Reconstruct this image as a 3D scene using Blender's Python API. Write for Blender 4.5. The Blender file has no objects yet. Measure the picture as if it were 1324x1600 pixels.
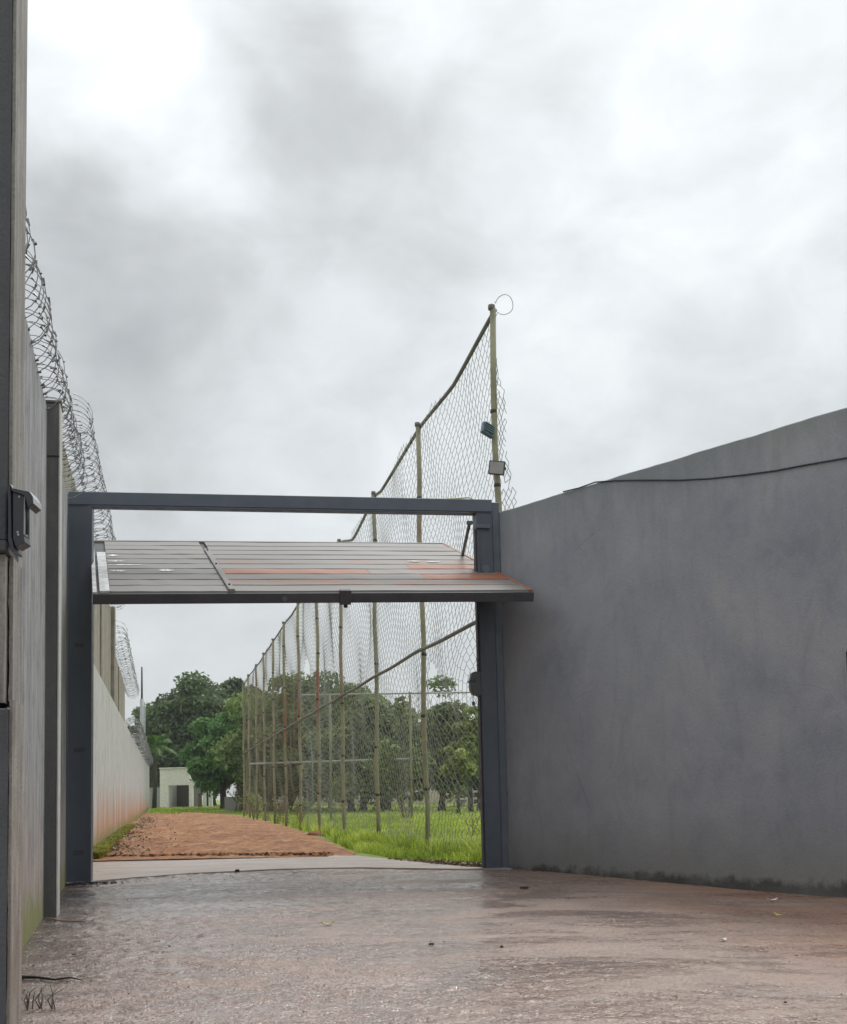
import bpy, bmesh, math, random
import numpy as np
from math import radians, pi, sin, cos, atan2, sqrt
from mathutils import Vector, Matrix

random.seed(7); rng = np.random.default_rng(7)
S = bpy.context.scene
C = S.collection
# ------------------------------------------------------------------ camera
F = 1850.0; PX, PY = 662.0, 1068.0; EYE = 1.0
cam_d = bpy.data.cameras.new('camera'); cam = bpy.data.objects.new('camera', cam_d); C.objects.link(cam)
cam_d.sensor_fit = 'VERTICAL'; cam_d.sensor_height = 36.0
cam_d.lens = 36.0 * F / 1600.0
cam_d.shift_y = (PY - 800.0) / 1600.0; cam_d.shift_x = 0.0
cam_d.clip_start = 0.05; cam_d.clip_end = 3000
CM = Matrix.Rotation(pi / 2 + radians(5.28), 4, 'X') @ Matrix.Rotation(radians(-1.3), 4, 'Z')
cam.matrix_world = Matrix.Translation((0, 0, EYE)) @ CM
S.camera = cam
S.render.resolution_x, S.render.resolution_y = 847, 1024
# ------------------------------------------------------------------ measuring helpers (photo pixel -> place)
R3 = CM.to_3x3()
def ray(px, py): return R3 @ Vector(((px - PX) / F, -(py - PY) / F, -1.0))
def P(px, py, D):
    v = ray(px, py); return Vector((0, 0, EYE)) + v * (D / v.y)
def G(px, py, z=0.0):
    v = ray(px, py); return Vector((0, 0, EYE)) + v * ((z - EYE) / v.z)
# ------------------------------------------------------------------ colour + exposure
S.view_settings.view_transform = 'Standard'; S.view_settings.look = 'None'
S.view_settings.exposure = 0.48; S.view_settings.gamma = 1.0
S.view_settings.use_curve_mapping = False
# ------------------------------------------------------------------ world: overcast sky
W = bpy.data.worlds.new('World'); S.world = W; W.use_nodes = True
SUN_EL, SUN_AZ = 52.0, 25.0      # azimuth from +Y towards +X
def build_world():
    nt = W.node_tree; nt.nodes.clear(); N = nt.nodes.new; L = nt.links.new
    out = N('ShaderNodeOutputWorld'); mix = N('ShaderNodeMixShader')
    b1 = N('ShaderNodeBackground'); b2 = N('ShaderNodeBackground')
    sky = N('ShaderNodeTexSky'); sky.sky_type = 'NISHITA'; sky.sun_disc = False
    sky.sun_elevation = radians(SUN_EL); sky.sun_rotation = radians(SUN_AZ)
    b1.inputs[1].default_value = 0.10; L(sky.outputs[0], b1.inputs[0])
    tc = N('ShaderNodeTexCoord')
    def noise(scale, detail, rough, dist, sz=1.0, off=(0, 0, 0)):
        m = N('ShaderNodeMapping'); m.inputs['Scale'].default_value = (1, 1, sz); m.inputs['Location'].default_value = off
        L(tc.outputs['Generated'], m.inputs[0])
        n = N('ShaderNodeTexNoise'); n.inputs['Scale'].default_value = scale; n.inputs['Detail'].default_value = detail
        n.inputs['Roughness'].default_value = rough; n.inputs['Distortion'].default_value = dist
        L(m.outputs[0], n.inputs['Vector']); return n
    n1 = noise(2.6, 5, 0.5, 0.6, 1.3, (0.3, 1.7, 0.2))
    n2 = noise(9.0, 5, 0.55, 0.5, 1.5, (4.1, 0.2, 2.0))
    n3 = noise(24.0, 6, 0.62, 0.8, 1.6, (2.1, 5.2, 0.7))
    # wobble the direction so that cloud banks get soft uneven outlines
    wob = noise(4.0, 4, 0.5, 0.0, 1.0, (7, 3, 1))
    sub = N('ShaderNodeVectorMath'); sub.operation = 'SUBTRACT'; sub.inputs[1].default_value = (0.5, 0.5, 0.5)
    L(wob.outputs['Color'], sub.inputs[0])
    sc = N('ShaderNodeVectorMath'); sc.operation = 'SCALE'; sc.inputs['Scale'].default_value = 0.30
    L(sub.outputs[0], sc.inputs[0])
    ad = N('ShaderNodeVectorMath'); ad.operation = 'ADD'; L(tc.outputs['Generated'], ad.inputs[0]); L(sc.outputs[0], ad.inputs[1])
    nm = N('ShaderNodeVectorMath'); nm.operation = 'NORMALIZE'; L(ad.outputs[0], nm.inputs[0])
    def math_(op, a, b=None, c=None):
        m = N('ShaderNodeMath'); m.operation = op
        for i, x in enumerate((a, b, c)):
            if x is None: continue
            if isinstance(x, (int, float)): m.inputs[i].default_value = x
            else: L(x, m.inputs[i])
        return m.outputs[0]
    val = math_('ADD', 0.70, math_('MULTIPLY', math_('SUBTRACT', n1.outputs['Fac'], 0.5), 0.36))
    val = math_('ADD', val, math_('MULTIPLY', math_('SUBTRACT', n2.outputs['Fac'], 0.5), 0.38))
    val = math_('ADD', val, math_('MULTIPLY', math_('SUBTRACT', n3.outputs['Fac'], 0.5), 0.10))
    for (px, py, rad_px, amp) in CLOUDS:
        d = ray(px, py).normalized()
        dp = N('ShaderNodeVectorMath'); dp.operation = 'DOT_PRODUCT'; dp.inputs[1].default_value = d
        L(nm.outputs[0], dp.inputs[0])
        c0 = cos(rad_px / F)
        mr = N('ShaderNodeMapRange'); mr.interpolation_type = 'SMOOTHSTEP'
        mr.inputs['From Min'].default_value = c0; mr.inputs['From Max'].default_value = 1.0
        mr.inputs['To Min'].default_value = 0.0; mr.inputs['To Max'].default_value = amp * 0.52
        L(dp.outputs['Value'], mr.inputs['Value'])
        val = math_('ADD', val, mr.outputs[0])
    cr = N('ShaderNodeValToRGB'); L(val, cr.inputs[0])
    sxyz = N('ShaderNodeSeparateXYZ'); L(tc.outputs['Generated'], sxyz.inputs[0])
    gain = math_('ADD', 0.65, math_('MULTIPLY', math_('MAXIMUM', sxyz.outputs['Z'], 0.0), 0.60))
    e = cr.color_ramp.elements; e[0].position = 0.0; e[0].color = (0.17, 0.18, 0.188, 1); e[1].position = 1.0; e[1].color = (0.97, 0.985, 0.985, 1)
    k = e.new(0.5); k.color = (0.50, 0.52, 0.53, 1)
    k = e.new(0.75); k.color = (0.715, 0.75, 0.765, 1)
    L(gain, b2.inputs[1]); L(cr.outputs[0], b2.inputs[0])
    mix.inputs[0].default_value = 0.95
    L(b1.outputs[0], mix.inputs[1]); L(b2.outputs[0], mix.inputs[2]); L(mix.outputs[0], out.inputs[0])
CLOUDS = [  # direction (as a photo point), angular size, brightness
    (60, 420, 330, -0.30), (240, 560, 300, -0.20), (150, 760, 300, -0.16), (90, 250, 180, -0.12),
    (430, 130, 180, -0.20), (540, 260, 260, -0.22), (620, 60, 200, -0.10), (560, 480, 260, -0.06),
    (150, 60, 170, 0.30), (250, 200, 150, 0.26), (700, 10, 130, 0.20), (340, 330, 140, 0.14),
    (1250, 180, 260, 0.02), (900, 430, 330, 0.05), (430, 620, 260, 0.06), (1040, 120, 300, -0.03),
    (1180, 640, 200, -0.14), (950, 690, 260, -0.05), (300, 1000, 300, -0.02), (620, 880, 300, 0.02)]
build_world()
sun_d = bpy.data.lights.new('sun', 'SUN'); sun = bpy.data.objects.new('sun', sun_d); C.objects.link(sun)
sun_d.energy = 1.5; sun_d.angle = radians(25); sun_d.color = (1.0, 0.97, 0.92)
sd = Vector((sin(radians(SUN_AZ)) * cos(radians(SUN_EL)), cos(radians(SUN_AZ)) * cos(radians(SUN_EL)), sin(radians(SUN_EL))))
sun.rotation_euler = sd.to_track_quat('Z', 'Y').to_euler()

# ================================================================== materials
class NT:
    def __init__(s, name):
        s.m = bpy.data.materials.new(name); s.m.use_nodes = True; s.nt = s.m.node_tree
        s.nt.nodes.clear(); s.out = s.N('ShaderNodeOutputMaterial'); s.p = s.N('ShaderNodeBsdfPrincipled')
        s.L(s.p.outputs[0], s.out.inputs[0]); s.geo = s.N('ShaderNodeNewGeometry'); s.tc = s.N('ShaderNodeTexCoord')
    def N(s, t): return s.nt.nodes.new(t)
    def L(s, a, b): s.nt.links.new(a, b)
    def map(s, scale=(1, 1, 1), rot=(0, 0, 0), local=False):
        m = s.N('ShaderNodeMapping'); m.inputs['Scale'].default_value = scale; m.inputs['Rotation'].default_value = rot
        s.L(s.tc.outputs['Object'] if local else s.geo.outputs['Position'], m.inputs[0]); return m.outputs[0]
    def noise(s, sc, det=5, ro=0.55, vec=None, dist=0.0):
        n = s.N('ShaderNodeTexNoise'); n.inputs['Scale'].default_value = sc; n.inputs['Detail'].default_value = det
        n.inputs['Roughness'].default_value = ro; n.inputs['Distortion'].default_value = dist
        s.L(vec if vec is not None else s.map(), n.inputs['Vector']); return n.outputs['Fac']
    def voro(s, sc, vec=None, feat='F1'):
        n = s.N('ShaderNodeTexVoronoi'); n.inputs['Scale'].default_value = sc; n.feature = feat
        s.L(vec if vec is not None else s.map(), n.inputs['Vector']); return n.outputs['Distance']
    def ramp(s, fac, stops):
        r = s.N('ShaderNodeValToRGB'); s.L(fac, r.inputs[0]); e = r.color_ramp.elements
        def col(c): return (c, c, c, 1) if isinstance(c, (int, float)) else (*c, 1)
        e[0].position = stops[0][0]; e[0].color = col(stops[0][1]); e[1].position = stops[-1][0]; e[1].color = col(stops[-1][1])
        for p_, c_ in stops[1:-1]:
            k = e.new(p_); k.color = col(c_)
        return r.outputs[0]
    def mix(s, fac, a, b, mode='MIX'):
        m = s.N('ShaderNodeMix'); m.data_type = 'RGBA'; m.blend_type = mode
        def put(i, x):
            if isinstance(x, (int, float)): m.inputs[i].default_value = x if i == 0 else (x, x, x, 1)
            elif isinstance(x, tuple): m.inputs[i].default_value = (*x, 1)
            else: s.L(x, m.inputs[i])
        put(0, fac); put(6, a); put(7, b); return m.outputs[2]
    def math(s, op, a, b=None, c=None, clamp=False):
        m = s.N('ShaderNodeMath'); m.operation = op; m.use_clamp = clamp
        for i, x in enumerate((a, b, c)):
            if x is None: continue
            if isinstance(x, (int, float)): m.inputs[i].default_value = x
            else: s.L(x, m.inputs[i])
        return m.outputs[0]
    def range(s, v, a, b, c=0.0, d=1.0):
        m = s.N('ShaderNodeMapRange'); s.L(v, m.inputs[0])
        for i, x in enumerate((a, b, c, d)): m.inputs[i + 1].default_value = x
        return m.outputs[0]
    def xyz(s):
        n = s.N('ShaderNodeSeparateXYZ'); s.L(s.geo.outputs['Position'], n.inputs[0]); return n.outputs
    def col(s, c):
        if isinstance(c, tuple): s.p.inputs['Base Color'].default_value = (*c, 1)
        else: s.L(c, s.p.inputs['Base Color'])
    def rough(s, r):
        if isinstance(r, (int, float)): s.p.inputs['Roughness'].default_value = r
        else: s.L(r, s.p.inputs['Roughness'])
    def bump(s, h, strength=0.4, dist=0.01):
        b = s.N('ShaderNodeBump'); b.inputs['Strength'].default_value = strength; b.inputs['Distance'].default_value = dist
        s.L(h, b.inputs['Height']); s.L(b.outputs[0], s.p.inputs['Normal'])
    def metal(s, v): s.p.inputs['Metallic'].default_value = v

def m_right_wall():
    t = NT('rendered_grey_wall'); x, y, z = t.xyz()
    big = t.noise(0.9, 6, 0.6, dist=0.4); mid = t.noise(4.5, 5, 0.6, t.map((1, 1, 0.7)), 0.6); fine = t.noise(60, 3, 0.6)
    c = t.ramp(big, [(0.3, (0.225, 0.235, 0.27)), (0.5, (0.29, 0.295, 0.325)), (0.7, (0.35, 0.345, 0.35))])
    c = t.mix(t.ramp(mid, [(0.42, 0.0), (0.72, 0.55)]), c, (0.31, 0.315, 0.33))
    streak = t.noise(2.0, 6, 0.7, t.map((1.6, 1.6, 0.6)), 1.2)
    c = t.mix(t.ramp(streak, [(0.5, 0.0), (0.75, 0.38)]), c, (0.16, 0.165, 0.19))
    drip = t.noise(5.0, 4, 0.6, t.map((1.2, 1.2, 0.05))); dh = t.math('ADD', z, t.math('MULTIPLY', t.math('SUBTRACT', t.noise(1.7, 4, 0.6, t.map((1.3, 1.3, 0.1))), 0.5), 2.2))
    c = t.mix(t.math('MULTIPLY', t.range(dh, 3.2, 4.6), t.ramp(drip, [(0.50, 0.0), (0.68, 0.28)])), c, (0.16, 0.17, 0.175))
    sw = t.noise(11, 4, 0.65, t.map((1, 1, 1), (0.5, 0.4, 0.2)), 2.0)
    c = t.mix(t.ramp(sw, [(0.56, 0.0), (0.72, 0.30)]), c, (0.34, 0.34, 0.36))
    cr_ = t.voro(0.55, t.mix(0.12, t.map((1, 1, 1)), t.mix(1.0, (0, 0, 0), t.noise(3, 5, 0.7))), 'DISTANCE_TO_EDGE')
    c = t.mix(t.math('MULTIPLY', t.range(cr_, 0.0035, 0.0), t.ramp(t.noise(0.7, 3, 0.5), [(0.5, 0.0), (0.6, 0.55)])), c, (0.09, 0.09, 0.10))
    # damp splash band of uneven height at the foot, with green film above it
    h = t.math('ADD', z, t.math('MULTIPLY', t.math('SUBTRACT', t.noise(2.2, 6, 0.65), 0.5), -0.7))
    c = t.mix(t.range(h, 0.75, 0.1, 0.0, 0.65), c, (0.19, 0.185, 0.165))
    h2 = t.math('ADD', z, t.math('MULTIPLY', t.math('SUBTRACT', t.noise(5.0, 5, 0.65), 0.5), -0.35))
    c = t.mix(t.math('MULTIPLY', t.range(h2, 0.07, -0.02), t.ramp(t.noise(1.3, 4, 0.6), [(0.3, 0.45), (0.6, 1.0)])), c, (0.06, 0.06, 0.056))
    h3 = t.math('ADD', z, t.math('MULTIPLY', t.math('SUBTRACT', t.noise(3.0, 5, 0.6, t.map((2, 2, 0.5))), 0.5), 0.9))
    c = t.mix(t.range(h3, 4.25, 4.85, 0.0, 0.8), c, (0.20, 0.225, 0.215))
    c = t.mix(t.ramp(fine, [(0.35, 0.12), (0.65, 0.0)]), c, (0.08, 0.08, 0.09))
    t.col(c); t.rough(0.9); t.bump(t.math('ADD', t.math('ADD', fine, t.math('MULTIPLY', mid, 2.0)), t.math('MULTIPLY', sw, 1.2)), 0.3, 0.010); return t.m

def m_streaked(name, a, b, stain, moss=0.0, orange=0.0, dark=(0.05, 0.05, 0.05), sx=7.0):
    t = NT(name); x, y, z = t.xyz()
    st = t.noise(sx, 5, 0.62, t.map((1, 1, 0.10)), 0.2); st2 = t.noise(sx * 3, 4, 0.6, t.map((1, 1, 0.06)))
    blo = t.noise(1.4, 5, 0.6)
    c = t.ramp(st, [(0.3, a), (0.7, b)])
    c = t.mix(t.ramp(st2, [(0.48, 0.0), (0.72, 0.35)]), c, stain)
    c = t.mix(t.ramp(t.noise(3.5, 6, 0.7), [(0.5, 0.0), (0.68, 0.5)]), c, stain)
    c = t.mix(t.ramp(blo, [(0.5, 0.0), (0.8, 0.45)]), c, stain)
    n = t.noise(2.6, 5, 0.65)
    n2 = t.noise(0.8, 4, 0.6, t.map((1, 1, 0.1)))
    if orange:
        h = t.math('ADD', z, t.math('MULTIPLY', t.math('SUBTRACT', n2, 0.5), -3.4))
        c = t.mix(t.math('MULTIPLY', t.range(h, 1.35, 0.1), orange), c, (0.46, 0.21, 0.09))
    if moss:
        h = t.math('ADD', z, t.math('MULTIPLY', t.math('SUBTRACT', n, 0.5), -0.8))
        c = t.mix(t.math('MULTIPLY', t.range(h, 0.42, 0.12), moss), c, (0.17, 0.19, 0.03))
    fine = t.noise(70, 3, 0.6)
    c = t.mix(t.ramp(fine, [(0.3, 0.3), (0.55, 0.0)]), c, dark)
    t.col(c); t.rough(0.88); t.bump(t.math('ADD', fine, st2), 0.4, 0.01); return t.m

def m_driveway():
    t = NT('wet_rough_concrete'); x, y, z = t.xyz()
    big = t.noise(0.42, 5, 0.6, dist=0.5); mid = t.noise(2.1, 6, 0.6, t.map((1, 0.6, 1)), 0.4)
    gx = t.range(x, -3.0, 2.6)
    f = t.math('ADD', t.math('MULTIPLY', gx, 0.55), t.math('MULTIPLY', big, 0.62))
    c = t.ramp(f, [(0.28, (0.275, 0.20, 0.172)), (0.50, (0.29, 0.195, 0.16)), (0.72, (0.27, 0.175, 0.135)), (0.95, (0.30, 0.17, 0.115))])
    c = t.mix(t.ramp(mid, [(0.45, 0.0), (0.72, 0.6)]), c, (0.14, 0.10, 0.085))
    band = t.noise(1.6, 5, 0.6, t.map((0.5, 1.5, 1)), 0.8)
    c = t.mix(t.ramp(band, [(0.52, 0.0), (0.66, 0.45)]), c, (0.38, 0.30, 0.26))
    amt = t.range(x, -2.5, 4.0, 1.0, 0.5)
    sp = t.noise(42, 3, 0.6); sp2 = t.noise(75, 2, 0.6, t.map((1, 1, 1)))
    c = t.mix(t.math('MULTIPLY', t.ramp(sp, [(0.36, 0.95), (0.48, 0.0)]), amt), c, (0.055, 0.042, 0.038))
    c = t.mix(t.math('MULTIPLY', t.ramp(sp2, [(0.55, 0.0), (0.68, 0.9)]), amt), c, (0.46, 0.40, 0.36))
    c = t.mix(t.math('MULTIPLY', t.range(x, 1.8, 4.0), t.ramp(t.noise(1.2, 5, 0.6, t.map((1, .5, 1))), [(0.35, 0.0), (0.6, 0.6)])), c, (0.36, 0.16, 0.085))
    # darker along the left wall foot, with an uneven border
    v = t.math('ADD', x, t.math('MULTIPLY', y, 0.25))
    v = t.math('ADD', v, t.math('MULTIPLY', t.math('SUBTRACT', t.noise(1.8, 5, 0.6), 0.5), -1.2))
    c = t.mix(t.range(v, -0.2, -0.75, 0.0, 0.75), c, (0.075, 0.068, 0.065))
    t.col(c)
    wet = t.noise(0.75, 5, 0.6, t.map((0.8, 1.6, 1)), 0.7)
    w2 = t.math('ADD', t.math('MULTIPLY', wet, 0.7), t.math('MULTIPLY', t.noise(3.3, 4, 0.6, t.map((0.7, 1.8, 1))), 0.3))
    w2 = t.math('ADD', w2, t.range(x, -2.5, 3.5, 0.05, -0.06))
    t.rough(t.ramp(w2, [(0.40, 0.55), (0.49, 0.28), (0.57, 0.10)]))
    amp = t.ramp(w2, [(0.45, 1.0), (0.66, 0.4)])
    hgt = t.math('MULTIPLY', t.math('ADD', t.math('MULTIPLY', sp, 2.0), sp2), amp)
    t.bump(hgt, 0.8, 0.008)
    t.p.inputs['Specular IOR Level'].default_value = 0.7
    t.L(t.ramp(w2, [(0.46, 0.0), (0.64, 0.55)]), t.p.inputs['Coat Weight']); t.p.inputs['Coat Roughness'].default_value = 0.17; t.p.inputs['Coat IOR'].default_value = 1.33
    return t.m
def m_slab():
    t = NT('pale_concrete_slab'); c = t.ramp(t.noise(1.2, 5, 0.6, t.map((0.4, 2.0, 1))), [(0.3, (0.28, 0.225, 0.195)), (0.7, (0.46, 0.40, 0.37))])
    c = t.mix(t.ramp(t.noise(5, 5, 0.7, t.map((0.4, 2, 1))), [(0.5, 0.0), (0.75, 0.6)]), c, (0.25, 0.14, 0.09))
    t.col(c); t.rough(t.ramp(t.noise(1.0, 4, 0.5), [(0.4, 0.35), (0.6, 0.6)])); t.bump(t.noise(40, 4, 0.6), 0.3, 0.01); return t.m
def m_dirt():
    t = NT('red_earth'); n = t.noise(0.9, 6, 0.6, t.map((1, 0.35, 1))); m = t.noise(6, 6, 0.7, t.map((1, 0.5, 1)))
    c = t.ramp(n, [(0.3, (0.30, 0.12, 0.05)), (0.5, (0.46, 0.205, 0.085)), (0.7, (0.56, 0.31, 0.14))])
    c = t.mix(t.ramp(m, [(0.42, 0.0), (0.62, 0.85)]), c, (0.17, 0.075, 0.042))
    c = t.mix(t.ramp(t.noise(2.2, 6, 0.65, t.map((1, 0.3, 1)), 1.0), [(0.55, 0.0), (0.66, 0.7)]), c, (0.52, 0.34, 0.20))
    c = t.mix(t.ramp(t.noise(40, 3, 0.6), [(0.58, 0.0), (0.75, 0.6)]), c, (0.42, 0.26, 0.16))
    t.col(c); t.rough(0.85); t.bump(t.math('ADD', t.math('MULTIPLY', m, 3.0), t.noise(30, 4, 0.7)), 0.8, 0.05); return t.m
def m_grass_ground():
    t = NT('grass_ground'); n = t.noise(0.25, 5, 0.6); m = t.noise(7, 5, 0.7, t.map((1, 0.4, 1)))
    c = t.ramp(n, [(0.3, (0.20, 0.28, 0.04)), (0.7, (0.34, 0.42, 0.07))])
    c = t.mix(t.ramp(m, [(0.4, 0.6), (0.65, 0.0)]), c, (0.055, 0.10, 0.02))
    t.col(c); t.rough(0.9); t.bump(m, 0.8, 0.05); return t.m
def m_leaf(name, dark, light, yellow=None, trans=0.35):
    t = NT(name); r = t.geo.outputs['Random Per Island']
    at = t.N('ShaderNodeAttribute'); at.attribute_name = 'tone'
    f = t.math('ADD', t.math('MULTIPLY', r, 0.45), t.math('MULTIPLY', at.outputs['Fac'], 0.55))
    stops = [(0.15, dark), (0.75, light)]
    if yellow: stops.append((0.97, yellow))
    c = t.ramp(f, stops)
    t.nt.nodes.remove(t.p)
    d = t.N('ShaderNodeBsdfPrincipled'); d.inputs['Roughness'].default_value = 0.55; d.inputs['Specular IOR Level'].default_value = 0.35
    tr = t.N('ShaderNodeBsdfTranslucent')
    mx = t.N('ShaderNodeMixShader'); mx.inputs[0].default_value = trans
    t.L(c, d.inputs['Base Color']); t.L(c, tr.inputs['Color']); t.L(d.outputs[0], mx.inputs[1]); t.L(tr.outputs[0], mx.inputs[2])
    t.L(mx.outputs[0], t.out.inputs[0]); return t.m
def m_bark():
    t = NT('bark'); c = t.ramp(t.noise(5, 5, 0.7, t.map((1, 1, 0.2))), [(0.3, (0.035, 0.028, 0.022)), (0.7, (0.10, 0.085, 0.07))])
    t.col(c); t.rough(0.9); t.bump(t.noise(12, 4, 0.7, t.map((1, 1, 0.25))), 0.6, 0.03); return t.m
def m_paint(name, a, b, rough=0.45, rust=None, amt=0.0, metal=0.0, scale=3.0, streak=1.0):
    t = NT(name); n = t.noise(scale, 5, 0.6, t.map((1, 1, streak), local=False))
    c = t.ramp(n, [(0.3, a), (0.7, b)])
    if rust: c = t.mix(t.ramp(t.noise(scale * 2.3, 6, 0.65, t.map((1, 1, streak))), [(0.75 - amt, 0.0), (0.85 - amt, 0.9)]), c, rust)
    t.col(c); t.rough(t.ramp(t.noise(scale * 3, 4, 0.6), [(0.3, rough), (0.7, min(1, rough + 0.25))])); t.metal(metal)
    t.bump(t.noise(50, 3, 0.6), 0.12, 0.005); return t.m
def m_plank(name, base, rustamt, white=0.0):
    t = NT(name); n = t.noise(0.8, 5, 0.6, dist=0.3); fine = t.noise(9, 6, 0.7)
    lo = tuple(v * 0.82 for v in base); c = t.ramp(n, [(0.3, lo), (0.7, base)])
    c = t.mix(t.ramp(fine, [(0.55, 0.0), (0.8, 0.35)]), c, tuple(v * 0.6 for v in base))
    if rustamt: 
        r = t.noise(1.3, 6, 0.7, t.map((0.5, 2.0, 2.0)), 0.6)
        c = t.mix(t.ramp(r, [(0.62 - rustamt, 0.0), (0.72 - rustamt, 0.8)]), c, (0.30, 0.11, 0.06))
    if white: c = t.mix(t.ramp(t.noise(6, 5, 0.7), [(0.6 - white, 0.0), (0.66 - white, 1.0)]), c, (0.62, 0.62, 0.62))
    t.col(c); t.rough(0.5); t.bump(fine, 0.15, 0.006); return t.m
def m_post():
    t = NT('olive_pole'); x, y, z = t.xyz()
    n = t.noise(1.1, 4, 0.6, t.map((0.6, 0.6, 1)))
    c = t.ramp(n, [(0.35, (0.20, 0.195, 0.125)), (0.55, (0.32, 0.30, 0.19)), (0.68, (0.29, 0.21, 0.14))])
    oi = t.N('ShaderNodeObjectInfo')
    red = t.math('MULTIPLY', t.range(z, 2.9, 3.6), t.range(z, 5.3, 4.6))
    far = t.math('MULTIPLY', t.range(y, 30, 33), t.range(y, 50, 47))
    c = t.mix(t.math('MULTIPLY', t.math('MULTIPLY', red, far), t.ramp(t.noise(2.5, 4, 0.6), [(0.4, 0.1), (0.55, 0.9)])), c, (0.30, 0.10, 0.06))
    c = t.mix(t.ramp(t.noise(14, 5, 0.7), [(0.55, 0.0), (0.75, 0.6)]), c, (0.09, 0.085, 0.06))
    t.col(c); t.rough(0.75); return t.m
def m_flat(name, c, rough=0.6, metal=0.0):
    t = NT(name); n = t.noise(8, 4, 0.6, t.map(local=False))
    t.col(t.ramp(n, [(0.3, tuple(v * 0.85 for v in c)), (0.7, tuple(min(1, v * 1.12) for v in c))])); t.rough(rough); t.metal(metal); return t.m

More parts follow.
